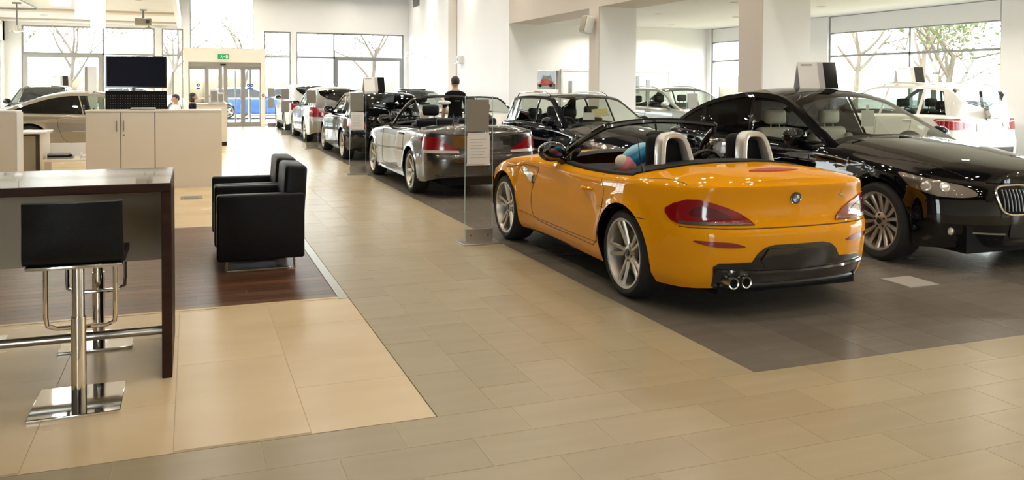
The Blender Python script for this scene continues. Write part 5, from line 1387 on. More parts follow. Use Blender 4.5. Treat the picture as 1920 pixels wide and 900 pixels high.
# ---- bronze coupe across the left side, nose to the right
B = mkspec(2.78, -1.02, 3.62, 0.905, 0.335,
           [(-1.02, 0.88), (-0.6, 0.91), (0, 0.905), (1.2, 0.875), (2.0, 0.87), (2.7, 0.80), (3.2, 0.71), (3.62, 0.58)],
           [(-1.02, 0.90), (-0.6, 0.96), (0, 0.97), (1.2, 0.95), (2.0, 0.96), (2.7, 0.88), (3.2, 0.77), (3.62, 0.59)],
           (-0.30, 1.85, 0.88), crease=[(-1.1, 0.62), (0, 0.74), (1.5, 0.76), (2.8, 0.74), (3.7, 0.5)], crease_d=0.022)
c = Car('coupe', 'bronze metallic coupe parked side-on behind the white cabinets', (-3.15, 20.9, 0), -PI / 2, B, 'paint_bronze', 'star5')
c.greenhouse([(-0.72, 0.915), (-0.4, 1.02), (0, 1.17), (0.4, 1.29), (0.8, 1.345), (1.1, 1.345), (1.35, 1.31), (1.7, 1.15), (2.0, 0.97), (2.15, 0.86)], 1.18, 0.35, [(1.02, 0.92, None, None, 'car_glass'), (None, None, 1.0, 0.90, 'car_glass_dark')], k=0.34, crown=0.05, rail=0.06)
c.cabin('black_leather', ((0.95, 0.36, 1.18), (0.2, 0.34, 1.08)), floor=0.34)
c.mirrors(1.68, 0.98, 0.15); c.door_lines([(0.52, 1.92, 0.30, 0.15)]); c.handle(0.68, 0.80)
c.decal('tail_light', [(0.45, -1.0, 0.70), (0.85, -0.74, 0.78), (0.85, -0.74, 0.86), (0.45, -1.0, 0.82)], (-0.5, 0.86, 0), 'tail_red', 0.01, 0.05)
c.kidney(0.04, 0.24, 0.40, 0.55)
c = Car('dark_hatch', 'dark hatchback with a card roof sign beyond the bronze coupe', (-4.15, 30.0, 0), PI, estate_spec(0.872, 0.318, 2.66, -0.80, 3.42, 0.06), 'paint_black', 'star5')
c.greenhouse([(y, z + 0.06) for y, z in EH], 1.08, -0.40, [(0.75, 0.62, None, None, None), (-0.48, -0.30, 0.68, 0.55, 'car_glass_dark')], k=0.30, crown=0.045)
c.cabin('black_leather', ((0.85, 0.35, 1.22),), floor=0.34); c.mirrors(1.68, 1.03, 0.15)
DH = c
# ---- cars outside the entrance
def outside_car(label, loc, rz, paint, name='parked_car'):
    c = Car(name, label, loc, rz, estate_spec(0.872, 0.318, 2.66, -0.80, 3.42, 0.03), paint, 'star5', 'cars parked outside')
    c.greenhouse(EH, 1.08, -0.40, [(0.75, 0.62, None, None, 'car_glass_dark'), (-0.48, -0.30, 0.68, 0.55, 'car_glass_dark')], front_glass='car_glass_dark')
    c.mirrors(1.68, 1.0, 0.15)
    return c
outside_car('blue hatchback parked outside beyond the sliding entrance door', (1.6, 41.5, 0), -PI / 2, 'paint_blue')
outside_car('pale blue-grey car parked outside beyond the narrow window', (5.2, 45.0, 0), PI / 2, 'paint_silver')
outside_car('silver hatchback parked outside beyond the wall screen', (-3.4, 46.0, 0), -PI / 2, 'paint_silver')

# ---- card signs standing on car roofs
def roof_sign(label, x, y, z, rz, w=0.56, h=0.34):
    t = thing('roof_sign', label, 'sign', (x, y, z), rz, 'card signs on car roofs')
    for sd in (-1, 1):
        T = Matrix.Rotation(sd * 0.42, 4, 'X')
        M = Matrix.Translation((0, 0, h * math.cos(0.42))) @ T
        o = MB().box(-w / 2, w / 2, -0.004, 0.004, -h, 0, M=M).build('card_panel', 'paper', t, smooth=False)
        f = -0.006 * 1 if sd < 0 else 0.006
        # printed fields
        MB().box(w * 0.02, w * 0.16, min(f, f * 1.4), max(f, f * 1.4), -h * 0.99, -h * 0.02, M=M).build('printed_strip', 'print_grey', o, smooth=False)
        MB().box(w * 0.16, w * 0.495, min(f, f * 1.4), max(f, f * 1.4), -h * 0.99, -h * 0.02, M=M).build('printed_picture', 'gloss_black', o, smooth=False)
        MB().box(-w * 0.42, -w * 0.12, min(f, f * 1.4), max(f, f * 1.4), -h * 0.14, -h * 0.08, M=M).build('printed_line', 'print_grey', o, smooth=False)
    return t
roof_sign('tent-shaped card sign on the black fastback roof', 6.90, 8.02, GTC.roof_top(0.9) - 0.012, -0.42, 0.44, 0.34)
roof_sign('tent-shaped card sign on the black hatchback roof', 3.80, 18.55, HB.roof_top(0.8) - 0.008, 0.0, 0.46, 0.34)
roof_sign('tent-shaped card sign on the white sport utility roof', 13.2, 12.7, XC.roof_top(0.8) - 0.008, -0.5, 0.50, 0.36)
roof_sign('tent-shaped card sign on the dark hatchback roof far left', -3.75, 29.2, DH.roof_top(0.7) - 0.008, 0.2, 0.46, 0.34)

# ------------------------------------------------------------------ bar table and stools
tb = thing('bar_table', 'dark wood bar table with thick waterfall end beside the stools', 'table', (0, 0, 0))
bx('table_top', -2.9, -0.095, 4.76, 5.66, 0.985, 1.03, 'wenge', tb, 0.006)
bx('top_surface', -2.893, -0.102, 4.767, 5.653, 1.03, 1.0315, 'wenge_top', tb)
bx('end_panel', -0.145, -0.095, 4.76, 5.66, 0.0, 0.985, 'wenge', tb, 0.004)
bx('end_panel', -2.9, -2.85, 4.76, 5.66, 0.0, 0.985, 'wenge', tb, 0.004)
bx('modesty_panel', -2.85, -0.145, 5.18, 5.21, 0.55, 0.985, 'taupe_panel', tb)
MB().cyl((-2.85, 4.98, 0.20), (-0.145, 4.98, 0.20), 0.024, n=16).build('foot_rail', 'brushed_steel', tb)
def stool(x, y, rz, label):
    t = thing('bar_stool', label, 'stool', (x, y, 0), rz, 'bar stools at the dark wood table')
    bx('base_plate', -0.197, 0.197, -0.212, 0.212, 0.0, 0.014, 'chrome', t, 0.004)
    MB().cyl((0, 0, 0.014), (0, 0, 0.42), 0.034, n=24).cyl((0, 0, 0.42), (0, 0, 0.685), 0.028, n=24).build('column', 'chrome', t)
    # seat shell bends up into the back; the sitter faces +y
    prof = [(0.20, 0.715), (0.12, 0.722), (0.0, 0.718), (-0.10, 0.716), (-0.155, 0.735), (-0.178, 0.79), (-0.190, 0.88), (-0.200, 1.00)]
    P = catmull([(0, a, b) for a, b in prof], 4)
    m = MB(); rows = []
    for i, p in enumerate(P):
        tg = (P[min(i + 1, len(P) - 1)] - P[max(i - 1, 0)]).normalized(); nn = Vector((0, tg.z, -tg.y))
        up = i / (len(P) - 1); w = 0.215 - 0.012 * max(0, up - 0.5)
        row = []
        for k in range(9):
            q = -1 + k / 4; c_ = 0.03 * q * q * min(1, max(0, (up - 0.45) * 2.5))
            row.append((m.bm.verts.new(p + Vector((q * w, c_, 0)) + nn * 0.018), m.bm.verts.new(p + Vector((q * w, c_, 0)) - nn * 0.018)))
        rows.append(row)
    for i in range(len(rows) - 1):
        for k in range(8):
            m.bm.faces.new((rows[i][k][0], rows[i + 1][k][0], rows[i + 1][k + 1][0], rows[i][k + 1][0]))
            m.bm.faces.new((rows[i][k][1], rows[i][k + 1][1], rows[i + 1][k + 1][1], rows[i + 1][k][1]))
        for k in (0, 8): m.bm.faces.new((rows[i][k][0], rows[i][k][1], rows[i + 1][k][1], rows[i + 1][k][0]))
    for i in (0, len(rows) - 1):
        for k in range(8): m.bm.faces.new((rows[i][k][0], rows[i][k + 1][0], rows[i][k + 1][1], rows[i][k][1]))
    half = int(len(rows) * 0.55)
    m.build('seat_shell', 'black_leather', t)
    MB().box(-0.205, 0.205, -0.15, 0.195, 0.680, 0.700, 0.006).build('seat_tray', 'chrome', t)
    loop = [(-0.155, 0.10, 0.69), (-0.155, 0.10, 0.40), (-0.15, 0.115, 0.355), (-0.11, 0.13, 0.335), (0.11, 0.13, 0.335), (0.15, 0.115, 0.355), (0.155, 0.10, 0.40), (0.155, 0.10, 0.69)]
    MB().tube(loop, 0.011, 8).build('footrest', 'chrome', t)
    return t
stool(-0.512, 4.545, 0.0, 'black chrome bar stool in front of the dark wood table')
stool(-0.520, 5.585, PI, 'black chrome bar stool behind the dark wood table')
stool(-1.24, 5.66, PI, 'black chrome bar stool behind the table, cut by the left edge')

# ------------------------------------------------------------------ armchairs (facing -x)
def armchair(y, label, x=0.545):
    t = thing('armchair', label, 'armchair', (x, y, 0), 0, 'black leather armchairs on the wooden floor')
    for s in (-1, 1): MB().box(-0.35, 0.35, s * 0.335 - 0.055, s * 0.335 + 0.055, 0.10, 0.645, 0.022, 3).build('arm', 'black_leather', t)
    MB().box(-0.34, 0.22, -0.28, 0.28, 0.12, 0.43, 0.03, 3).build('seat_cushion', 'black_leather', t)
    M = Matrix.Translation((0.26, 0, 0.12)) @ Matrix.Rotation(0.06, 4, 'Y')
    MB().box(-0.10, 0.085, -0.285, 0.285, 0.0, 0.745, 0.035, 3, M).build('backrest', 'black_leather', t)
    for s in (-1, 1):
        P = [(-0.27, s * 0.335, 0.11), (-0.27, s * 0.335, 0.012), (0.27, s * 0.335, 0.012), (0.27, s * 0.335, 0.11)]
        MB().tube(densify(P, 0.12), 0.012, 8).build('sled_leg', 'chrome', t)
    return t
armchair(7.60, 'black leather armchair nearest the viewer, seen from its side')
armchair(8.40, 'black leather armchair behind the nearer one')

# ------------------------------------------------------------------ cabinets and desks on the left
cb = thing('storage_cabinet', 'cream two-door cabinet with bar handles left of the aisle', 'cabinet', (-0.485, 13.52, 0))
bx('carcass', -0.93, 0.93, 0.02, 0.46, 0.0, 1.135, 'white_laminate', cb); bx('cabinet_top', -0.935, 0.935, -0.004, 0.465, 1.135, 1.163, 'white_laminate', cb, 0.004)
for k, (a, b_, hx) in enumerate(((-0.925, -0.472, -0.515), (-0.462, -0.012, -0.425))):
    d = bx('door', a, b_, 0.0, 0.02, 0.06, 1.128, 'white_laminate', cb)
    MB().tube([(hx, 0.0, 0.86), (hx, -0.035, 0.87), (hx, -0.035, 1.00), (hx, 0.0, 1.01)], 0.008, 8).build('handle', 'brushed_steel', d)
    if k: MB().lathe([(0.0, -0.006), (0.012, -0.006), (0.012, 0.0), (0.0, 0.0)], 12, 'y', (hx, 0, 0.80)).build('lock', 'dark_steel', d)
bx('door_gap_strip', -0.472, -0.462, 0.012, 0.02, 0.06, 1.128, 'gap', cb)
bx('door_gap_strip', -0.012, 0.0, 0.012, 0.02, 0.06, 1.128, 'gap', cb)
bx('side_panel', 0.0, 0.93, 0.0, 0.02, 0.0, 1.128, 'white_laminate', cb)
lc = thing('partition_cabinet', 'cream partition cabinet at the left edge behind the bar table', 'cabinet', (-3.2, 13.4, 0))
bx('carcass', -0.9, 0.925, 0.0, 0.46, 0.0, 1.14, 'white_laminate', lc); bx('cabinet_top', -0.905, 0.93, -0.004, 0.465, 1.14, 1.165, 'white_lacquer', lc, 0.004)
bx('end_panel', 0.925, 0.945, -0.002, 0.462, 0.0, 1.14, 'white_lacquer', lc)
dk = thing('desk', 'white desk with panel leg behind the partition cabinet', 'desk', (-2.6, 16.2, 0))
bx('desk_top', -0.75, 0.36, -0.42, 0.42, 0.715, 0.745, 'white_lacquer', dk, 0.004); bx('panel_leg', 0.27, 0.31, -0.40, 0.40, 0.0, 0.715, 'white_laminate', dk); bx('panel_leg', -0.72, -0.68, -0.40, 0.40, 0.0, 0.715, 'white_laminate', dk)
bx('drawer_unit', -0.05, 0.20, -0.36, 0.38, 0.02, 0.68, 'taupe_panel', dk)
lb = thing('low_shelf', 'low white shelf with brochures between the cream cabinets', 'shelf', (-1.85, 16.0, 0))
bx('shelf_board', -0.42, 0.48, -0.40, 0.40, 0.26, 0.29, 'white_laminate', lb); bx('shelf_back', -0.42, 0.48, 0.37, 0.40, 0.29, 0.52, 'white_lacquer', lb)
for x in (-0.42, 0.45): bx('shelf_side', x, x + 0.03, -0.40, 0.40, 0.0, 0.26, 'white_laminate', lb)
for k in range(3):
    o = bx('brochure', -0.28, 0.10 - 0.03 * k, -0.12, 0.12, 0.0, 0.028, ('sign_grey', 'cloth_navy', 'frame_grey')[k]); o.location = (-1.95, 15.95, 0.291 + 0.029 * k)
    setp(o, ('taupe brochure at the bottom of the pile on the low shelf', 'navy brochure in the middle of the pile on the low shelf', 'grey brochure on top of the pile on the low shelf')[k], 'brochure', 'brochures on the low shelf')
sh = thing('paper_tray', 'white paper tray beside the brochures on the low shelf', 'tray', (-1.60, 15.90, 0.29))
bx('tray_base', -0.13, 0.13, -0.15, 0.15, 0.0, 0.012, 'white_plastic', sh)
for s in (-1, 1): bx('tray_side', s * 0.13 - 0.006, s * 0.13 + 0.006, -0.15, 0.15, 0.012, 0.10, 'white_plastic', sh)
bx('paper_sheets', -0.11, 0.11, -0.13, 0.13, 0.012, 0.05, 'paper', sh)

# wall screen on its stand with the perforated black panel beneath
tv = thing('display_screen', 'large flat screen on a stand behind the cream cabinet', 'screen', (-0.90, 16.55, 0), 0.0)
bx('screen_body', -0.505, 0.505, -0.03, 0.03, 1.475, 2.05, 'gloss_black', tv, 0.012)
bx('screen_glass', -0.485, 0.485, -0.035, -0.029, 1.50, 2.03, 'screen', tv)
MB().box(-0.30, 0.30, -0.25, 0.30, 0.0, 0.02).cyl((-0.05, 0.06, 0.02), (-0.05, 0.06, 1.80), 0.035, n=12).build('stand', 'dark_steel', tv)
pb = tv
pb = bx('perforated_panel', -0.505, 0.505, -0.075, -0.02, 0.95, 1.425, 'matt_black', tv, 0.01)
m = MB()
for i in range(24):
    for j in range(8): m.cyl((-0.46 + i * 0.04, -0.080, 1.02 + j * 0.045), (-0.46 + i * 0.04, -0.074, 1.02 + j * 0.045), 0.006, n=6)
o = m.build('perforations', 'dark_steel', pb, smooth=False); o['kind'] = 'stuff'
lp = thing('laptop', 'pale grey laptop lying closed on the cream cabinet', 'laptop', (-0.66, 13.78, 1.163))
bx('laptop_base', -0.17, 0.17, -0.12, 0.12, 0.0, 0.016, 'sign_grey', lp, 0.004); bx('laptop_lid', -0.17, 0.17, -0.12, 0.12, 0.018, 0.03, 'white_plastic', lp, 0.004)
fb = thing('floor_socket', 'flat metal floor socket cover in front of the cream cabinet', 'cover', (0.01, 12.28, 0))
bx('cover_plate', -0.14, 0.14, -0.16, 0.16, 0.0, 0.006, 'taupe_panel', fb); bx('cover_lid', -0.10, 0.10, -0.11, 0.11, 0.006, 0.009, 'sign_grey', fb)
fp = thing('floor_plate', 'square steel floor plate between the yellow roadster and black fastback', 'plate', (5.37, 5.13, 0), 0.0)
bx('plate_frame', -0.155, 0.155, -0.155, 0.155, 0.0, 0.003, 'grey_steel', fp); bx('plate_lid', -0.145, 0.145, -0.145, 0.145, 0.003, 0.005, 'plate_steel', fp)

# reception desk
rd = thing('reception_desk', 'white reception counter in front of the entrance', 'desk', (0, 0, 0))
bx('counter_front', 0.14, 0.86, 22.45, 22.50, 0.10, 1.04, 'white_laminate', rd); bx('counter_top', 0.14, 0.88, 22.42, 22.80, 1.04, 1.07, 'white_lacquer', rd, 0.005)
bx('counter_end', 0.80, 0.87, 22.50, 24.8, 0.10, 1.04, 'white_lacquer', rd); bx('end_top', 0.55, 0.88, 22.80, 24.8, 1.04, 1.07, 'white_lacquer', rd, 0.005)
bx('plinth', 0.16, 0.80, 22.48, 22.52, 0.0, 0.10, 'black_plastic', rd); bx('plinth', 0.76, 0.86, 22.50, 24.75, 0.0, 0.10, 'black_plastic', rd)
bx('work_top', 0.14, 0.80, 22.80, 23.55, 0.70, 0.73, 'white_lacquer', rd)
fr_ = thing('brochure_holder', 'standing brochure holder with dark cards on the reception counter', 'holder', (0.62, 22.62, 1.07))
for k, (x, w) in enumerate(((-0.06, 0.19), (0.10, 0.15))):
    T = Matrix.Translation((x, 0.0, 0)) @ Matrix.Rotation(-0.22, 4, 'X')
    o = MB().box(-w / 2, w / 2, 0, 0.012, 0, 0.36 - 0.08 * k, M=T).build('card_frame', 'white_plastic', fr_, smooth=False)
    MB().box(-w / 2 + 0.02, w / 2 - 0.02, -0.004, 0.0, 0.04, 0.32 - 0.08 * k, M=T).build('card_print', 'sign_grey', o, smooth=False)
bx('holder_base', -0.20, 0.20, -0.02, 0.12, 0.0, 0.02, 'black_plastic', fr_)
# tall white panels near the back windows
for k, (x, y, lab) in enumerate(((-2.28, 23.4, 'tall narrow white display panel left of the flat screen'), (-0.42, 31.2, 'slim white display panel beside the entrance portal'))):
    t = thing('advertising_board', lab, 'panel', (x, y, 0))
    bx('panel_board', -0.10, 0.10, -0.14, 0.14, 0.02, 1.97, 'white_lacquer', t); bx('panel_edge', -0.16, -0.10, -0.145, 0.145, 0.02, 1.97, 'frame_taupe', t); bx('panel_foot', -0.18, 0.18, -0.22, 0.22, 0.0, 0.02, 'grey_steel', t)

# ------------------------------------------------------------------ glass price stands along the aisle
def price_stand(x, y, label, plates=1, paper=True):
    t = thing('price_stand', label, 'stand', (x, y, 0), 0.0, 'glass price stands along the aisle')
    bx('base_plate', -0.20, 0.20, -0.13, 0.13, 0.0, 0.012, 'brushed_steel', t, 0.003)
    b = bx('bracket', -0.142, 0.142, -0.006, 0.012, 0.012, 0.135, 'brushed_steel', t)
    for s in (-1, 1): MB().lathe([(0.0, -0.012), (0.009, -0.012), (0.009, -0.004), (0.0, -0.004)], 10, 'y', (s * 0.09, 0, 0.075)).build('bolt', 'dark_steel', b)
    bx('glass_pane', -0.142, 0.142, 0.013, 0.023, 0.06, 1.45, 'stand_glass', t)
    for s in (-1, 1): bx('glass_edge', s * 0.1425 - 0.0015, s * 0.1425 + 0.0015, 0.012, 0.024, 0.06, 1.45, 'glass_edge', t)
    bx('sign_plate', -0.135, 0.095, -0.012, 0.010, 1.10, 1.415, 'sign_grey', t, 0.002)
    if plates > 1: bx('sign_plate', -0.135, 0.095, -0.012, 0.010, 0.70, 1.05, 'sign_grey', t, 0.002)
    if paper:
        o = MB().box(-0.13, 0.105, -0.008, -0.004, 0.775, 1.06, M=Matrix.Rotation(0.0, 4, 'Y')).build('price_sheet', 'paper', t, smooth=False)
        for k in range(7): bx('printed_line', -0.10, 0.07 - 0.02 * (k % 3), -0.0095, -0.008, 1.02 - k * 0.03, 1.025 - k * 0.03, 'print_grey', o)
        bx('sheet_holder', -0.135, 0.11, -0.014, 0.010, 0.765, 0.782, 'brushed_steel', t)
        bx('sheet_backing', -0.12, 0.10, -0.003, 0.010, 0.79, 1.085, 'white_plastic', t)
price_stand(2.66, 7.86, 'glass price stand with white sheet beside the yellow roadster')
price_stand(2.72, 14.62, 'glass price stand with white sheet beside the grey convertible')
price_stand(2.77, 20.9, 'glass price stand with one grey plate beside the black hatchback', 1, False)
price_stand(2.77, 26.9, 'glass price stand with two grey plates beside the silver-grey estate', 2, False)
price_stand(2.79, 32.1, 'glass price stand with two grey plates against the back window', 2, False)
price_stand(9.5, 14.6, 'price stand with a pale plate beside the olive-grey crossover', 1, False)

# ------------------------------------------------------------------ people
def skin_mesh(joints, bones, name, levels=2):
    me = bpy.data.meshes.new(name); names = list(joints)
    me.from_pydata([joints[n][0] for n in names], [(names.index(a), names.index(b)) for a, b in bones], [])
    o = bpy.data.objects.new(name, me); COL.objects.link(o)
    o.modifiers.new('skin', 'SKIN'); sd = o.modifiers.new('sub', 'SUBSURF'); sd.levels = levels; sd.render_levels = levels
    if not me.skin_vertices: me.attributes  # layer is made with the modifier below
    if len(me.skin_vertices) == 0:
        bm = bmesh.new(); bm.from_mesh(me); bm.verts.layers.skin.verify(); bm.to_mesh(me); bm.free()
    for i, n in enumerate(names):
        r = joints[n][1]; me.skin_vertices[0].data[i].radius = r if isinstance(r, tuple) else (r, r)
        me.skin_vertices[0].data[i].use_root = (n == 'pelvis' or (i == 0 and 'pelvis' not in names))
    dg = bpy.context.evaluated_depsgraph_get()
    out = bpy.data.meshes.new_from_object(o.evaluated_get(dg)); bpy.data.objects.remove(o)
    out.polygons.foreach_set('use_smooth', [True] * len(out.polygons)); out.name = name
    return out
def person(label, loc, rz, seated=False, h=1.72, top='cloth_black', legs='cloth_denim', sleeves='short', head_turn=0.0, long_hair=False, reach=False, reach_m=0.30):
    t = thing('person', label, 'person', loc, rz)
    k = h / 1.75; J = {}; B = []
    hip = 0.50 if seated else 0.93 * k
    def j(n, p, r): J[n] = (tuple(p), r)
    j('pelvis', (0, 0, hip), (0.155, 0.105)); j('waist', (0, 0, hip + 0.16 * k), (0.135, 0.095)); j('chest', (0, 0.0, hip + 0.38 * k), (0.165, 0.115)); j('shoulders', (0, -0.005, hip + 0.49 * k), (0.11, 0.085)); j('neck', (0, 0.0, hip + 0.575 * k), 0.055)
    j('skull_base', (0, 0.012, hip + 0.645 * k), (0.062, 0.07)); j('skull', (0, 0.012, hip + 0.735 * k), (0.077, 0.094)); j('crown', (0, 0.005, hip + 0.79 * k), (0.055, 0.068))
    B += [('pelvis', 'waist'), ('waist', 'chest'), ('chest', 'shoulders'), ('shoulders', 'neck'), ('neck', 'skull_base'), ('skull_base', 'skull'), ('skull', 'crown')]
    sh_z = hip + 0.475 * k
    for s, q in ((-1, 'l'), (1, 'r')):
        j('sh' + q, (s * 0.185 * k, -0.005, sh_z), 0.064)
        if seated or reach:
            j('el' + q, (s * 0.235 * k, 0.10, sh_z - 0.26 * k), 0.043); j('wr' + q, (s * 0.15, 0.33, sh_z - 0.22 * k if not seated else 0.80), 0.029); pd = Vector((-s * 0.2, 1, -0.05)).normalized()
        else:
            j('el' + q, (s * 0.255 * k, -0.02, sh_z - 0.30 * k), 0.043); j('wr' + q, (s * 0.25 * k, 0.07, sh_z - 0.55 * k), 0.029); pd = Vector((0, 0.15, -1)).normalized()
        B += [('shoulders', 'sh' + q), ('sh' + q, 'el' + q), ('el' + q, 'wr' + q)]
        w = Vector(J['wr' + q][0]); palm = w + pd * 0.075; j('pa' + q, palm, (0.036, 0.018)); B.append(('wr' + q, 'pa' + q))
        side = Vector((0, 0, 1)).cross(pd) if abs(pd.z) < 0.8 else Vector((0, 1, 0))
        side = side.normalized(); curl = Vector((-s * 0.4, 0, 0)) if abs(pd.z) > 0.8 else Vector((0, 0, -0.35))
        for f, (off, L) in enumerate(((-0.027, 0.072), (-0.009, 0.085), (0.009, 0.080), (0.027, 0.062))):
            a = palm + side * off + pd * 0.028; b_ = a + pd * L * 0.5; c_ = b_ + (pd + curl).normalized() * L * 0.5
            j('f%s%d0' % (q, f), a, 0.0095); j('f%s%d1' % (q, f), b_, 0.009); j('f%s%d2' % (q, f), c_, 0.0075)
            B += [('pa' + q, 'f%s%d0' % (q, f)), ('f%s%d0' % (q, f), 'f%s%d1' % (q, f)), ('f%s%d1' % (q, f), 'f%s%d2' % (q, f))]
        th = palm - pd * 0.045 + side * (0.035 if q == 'l' else 0.035); j('t%s0' % q, th, 0.011); j('t%s1' % q, th + (pd + side * 0.7).normalized() * 0.05, 0.009)
        B += [('pa' + q, 't%s0' % q), ('t%s0' % q, 't%s1' % q)]
        j('hi' + q, (s * 0.095 * k, 0, hip - 0.03), 0.095)
        if seated:
            j('kn' + q, (s * 0.11, 0.42, 0.51), 0.062); j('an' + q, (s * 0.11, 0.40, 0.10), 0.042); j('to' + q, (s * 0.12, 0.53, 0.045), (0.045, 0.032))
        else:
            j('kn' + q, (s * 0.10 * k, 0.01, 0.50 * k), 0.060); j('an' + q, (s * 0.105 * k, -0.02, 0.10), 0.043); j('to' + q, (s * 0.115 * k, 0.13, 0.04), (0.045, 0.032))
        B += [('pelvis', 'hi' + q), ('hi' + q, 'kn' + q), ('kn' + q, 'an' + q), ('an' + q, 'to' + q)]
    me = skin_mesh(J, B, 'body')
    for mm in (top, legs, 'skin', 'matt_black'): me.materials.append(MATS[mm])
    neck_z = hip + 0.555 * k
    for p in me.polygons:
        c_ = p.center; i = 0
        if c_.z > neck_z: i = 2
        elif c_.z < 0.085 : i = 3
        elif c_.z < hip + 0.02 and abs(c_.x) < 0.23 and not (seated and c_.z > 0.66): i = 1
        for q in 'lr':
            e, w = Vector(J['el' + q][0]), Vector(J['wr' + q][0]); s_ = Vector(J['sh' + q][0])
            dw = (c_ - w).length
            if dw < 0.22 and (c_ - w).dot((w - e).normalized()) > -0.02: i = 2
            elif sleeves == 'short':
                u = (c_ - e).dot((w - e).normalized())
                if u > -0.04 and (c_ - (e + (w - e).normalized() * u)).length < 0.075: i = 2
        p.material_index = i
    o = link('body', me, t)
    # head details
    hz = hip + 0.70 * k; Hm = Matrix.Translation((0, 0.012, 0)) 
    MB().ell((0, 0.012, hip + 0.725 * k), (0.078, 0.096, 0.115)).build('head', 'skin', o)
    for s in (-1, 1):
        MB().ell((s * 0.030, 0.100, hz + 0.028), (0.014, 0.008, 0.008), u=10, v=6).build('eye', 'white_plastic', o)
        MB().ell((s * 0.030, 0.106, hz + 0.028), (0.006, 0.004, 0.006), u=8, v=6).build('pupil', 'matt_black', o)
        MB().ell((s * 0.080, 0.0, hz + 0.018), (0.010, 0.022, 0.033), u=10, v=8).build('ear', 'skin', o)
        MB().ell((s * 0.030, 0.103, hz + 0.050), (0.020, 0.006, 0.004), u=10, v=6).build('eyebrow', 'hair_dark', o)
    MB().ell((0, 0.115, hz + 0.0), (0.013, 0.020, 0.022), u=10, v=8).build('nose', 'skin', o)
    MB().ell((0, 0.098, hz - 0.042), (0.024, 0.008, 0.007), u=10, v=6).build('mouth', 'toy_pink', o)
    hb = MB(); hb.ell((0, 0.0, hip + 0.745 * k), (0.086, 0.103, 0.108), u=28, v=18)
    for v in list(hb.bm.verts):
        lim = hip + 0.745 * k + (0.035 if v.co.y > 0.045 else (-0.02 if v.co.y > -0.02 else (-0.20 if long_hair else -0.065)))
        if v.co.z < lim and not long_hair: v.co.y *= 0.72; v.co.x *= 0.80
        elif v.co.z < hip + 0.745 * k + 0.02 and v.co.y > 0.035: v.co.y = 0.03
        if long_hair and v.co.z < hip + 0.72 * k: v.co.z -= 0.07; v.co.x *= 1.12
    hb.build('hair', 'hair_dark', o)
    return t, J
m1, J1 = person('person in a black t-shirt standing with their back turned', (4.95, 16.15, 0), 0.1, False, 1.71, 'cloth_black', 'cloth_denim', 'short')
for k in range(3): bx('shirt_print', -0.05 + 0.035 * k, -0.025 + 0.035 * k, -0.128, -0.118, 1.24, 1.252, 'print_grey', m1)
person('person in a dark suit seated behind the reception counter', (0.06, 24.6, 0), -PI / 2 + 0.15, True, 1.68, 'cloth_navy', 'cloth_black', 'long', 0, True)
person('seated person in a white shirt left of the reception counter', (-0.36, 23.85, 0), PI / 2 + 0.5, True, 1.60, 'cloth_white', 'cloth_black', 'long')
for (x, y, rz, lab) in ((0.06, 24.6, -PI / 2 + 0.15, 'black office chair under the person in the dark suit'), (-0.36, 23.85, PI / 2 + 0.5, 'black office chair under the person in the white shirt')):
    t = thing('office_chair', lab, 'chair', (x, y, 0), rz)
    MB().box(-0.23, 0.23, -0.22, 0.24, 0.34, 0.40, 0.025, 3).build('seat', 'black_leather', t); MB().box(-0.21, 0.21, -0.27, -0.21, 0.44, 0.86, 0.02, 3).build('backrest', 'black_leather', t)
    MB().cyl((0, 0, 0.08), (0, 0, 0.35), 0.03, n=12).build('gas_lift', 'chrome', t); MB().tube([(0, -0.20, 0.37), (0, -0.25, 0.40), (0, -0.245, 0.50)], 0.02, 6).build('back_support', 'chrome', t)
    for k in range(5):
        a = 2 * PI * k / 5; MB().tube([(0, 0, 0.10), (0.27 * math.cos(a), 0.27 * math.sin(a), 0.06)], 0.02, 6).ell((0.27 * math.cos(a), 0.27 * math.sin(a), 0.03), (0.03, 0.03, 0.03), u=10, v=6).build('castor_leg', 'dark_steel', t)

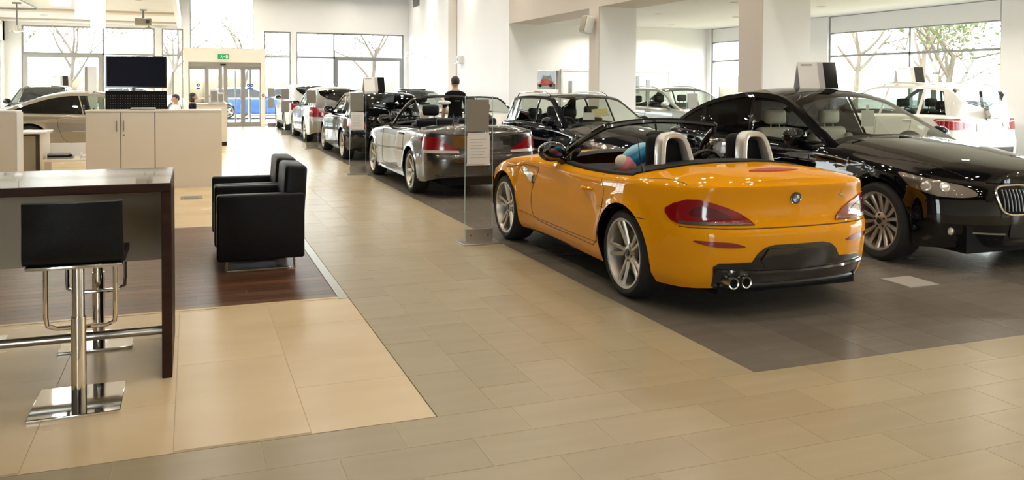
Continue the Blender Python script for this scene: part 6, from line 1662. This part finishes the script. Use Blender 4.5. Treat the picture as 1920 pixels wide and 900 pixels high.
# ------------------------------------------------------------------ outside
g = struct(bx('ground', -80, 90, 33.3, 140, -0.25, -0.05, 'asphalt')); g2 = struct(bx('ground_side', 14.8, 90, -60, 33.3, -0.25, -0.05, 'dry_grass')); g3 = struct(bx('ground_left', -80, -6.2, -60, 33.3, -0.25, -0.05, 'asphalt')); g4 = struct(bx('ground_street', -6.2, 14.8, -60, -9.3, -0.25, -0.05, 'asphalt'))
def tree(x, y, h, seed, label, leaves=True, leaf='dry_leaf'):
    rnd = random.Random(seed); t = thing('tree', label, 'tree', (x, y, -0.05), rnd.uniform(0, 6), 'trees outside the windows')
    wood_ = MB(); tips = []
    def grow(p, d, L, r, lev):
        pts = [p]; q = p.copy(); dd = d.copy()
        for k in range(4):
            dd = (dd + Vector((rnd.uniform(-.16, .16), rnd.uniform(-.16, .16), rnd.uniform(-0.02, .12)))).normalized(); q = q + dd * L / 4; pts.append(q.copy())
        wood_.tube(pts, [lerp(r, r * 0.55, k / 4) for k in range(5)], 6 if lev < 2 else 4, cap=False)
        if lev >= 4: tips.extend(pts[2:]); return
        n = 3 if lev else 5
        for k in range(n):
            a = rnd.uniform(0, 6.28); tilt = rnd.uniform(0.35, 0.85); o1 = dd.orthogonal().normalized(); o2 = dd.cross(o1)
            nd = (dd * math.cos(tilt) + (o1 * math.cos(a) + o2 * math.sin(a)) * math.sin(tilt)).normalized()
            grow(pts[rnd.choice((2, 3, 4))].copy() if k else pts[4].copy(), nd, L * rnd.uniform(0.55, 0.75), r * 0.5, lev + 1)
    grow(Vector((0, 0, 0)), Vector((0, 0, 1)), h * 0.42, h * 0.022, 0)
    wood_.build('trunk', 'bark', t)
    if leaves:
        vs = []; fs = []
        for p in tips:
            for k in range(5):
                c_ = p + Vector((rnd.gauss(0, .22), rnd.gauss(0, .22), rnd.gauss(0, .18))); a = Vector((rnd.gauss(0, 1), rnd.gauss(0, 1), rnd.gauss(0, 1))).normalized(); b_ = a.orthogonal().normalized(); s = rnd.uniform(0.05, 0.10)
                i = len(vs); vs += [c_ - a * s, c_ + b_ * s * 0.5, c_ + a * s, c_ - b_ * s * 0.5]; fs.append((i, i + 1, i + 2, i + 3))
        o = from_data('foliage', vs, fs, leaf, t, smooth=False); o['kind'] = 'stuff'
    return t
tree(-12.5, 62, 9.5, 1, 'tree with dry leaves outside the far left window'); tree(-7.0, 58, 8.0, 2, 'smaller tree with dry leaves beyond the wall screen'); tree(-1.5, 66, 8.5, 3, 'tree with dry leaves outside the sliding doors')
tree(3.6, 64, 8.0, 4, 'tree with sparse leaves outside the narrow back window'); tree(11.5, 57, 8.5, 5, 'tree with dry leaves outside the right back window'); tree(20.0, 62, 8.0, 6, 'tree with dry leaves at the right end of the back window')
tree(20.3, 18.2, 6.0, 11, 'bare tree nearest the column outside the side bay window', True, 'green_leaf'); tree(25.5, 24.0, 7.0, 12, 'bare branching tree in the middle of the side bay window', False); tree(29.5, 31.5, 7.5, 13, 'bare tree at the right of the side bay window', False); tree(36, 33, 8.0, 14, 'distant bare tree beyond the side bay window', True)
hg = thing('hedge', 'dry brown hedge line across the car park', 'hedge', (0, 70, -0.05))
m = MB(); rn = random.Random(3)
for k in range(60): m.ell((-40 + k * 1.6 + rn.uniform(-.4, .4), rn.uniform(-1, 1), rn.uniform(0.6, 1.3)), (1.3, 1.1, rn.uniform(0.9, 1.6)), u=10, v=7)
o = m.build('hedge_mass', 'dry_leaf', hg); o['kind'] = 'stuff'
bl = thing('far_building', 'pale low building across the car park', 'building', (9, 85, -0.05))
bx('building_wall', -14, 14, 0, 8, 0, 4.5, 'far_building', bl); bx('building_roof', -14.4, 14.4, -0.4, 8.4, 4.5, 4.9, 'frame_grey', bl)
for k in range(7): bx('building_window', -12.2 + k * 3.6, -10.2 + k * 3.6, -0.05, 0.0, 1.2, 3.2, 'frame_grey', bl)
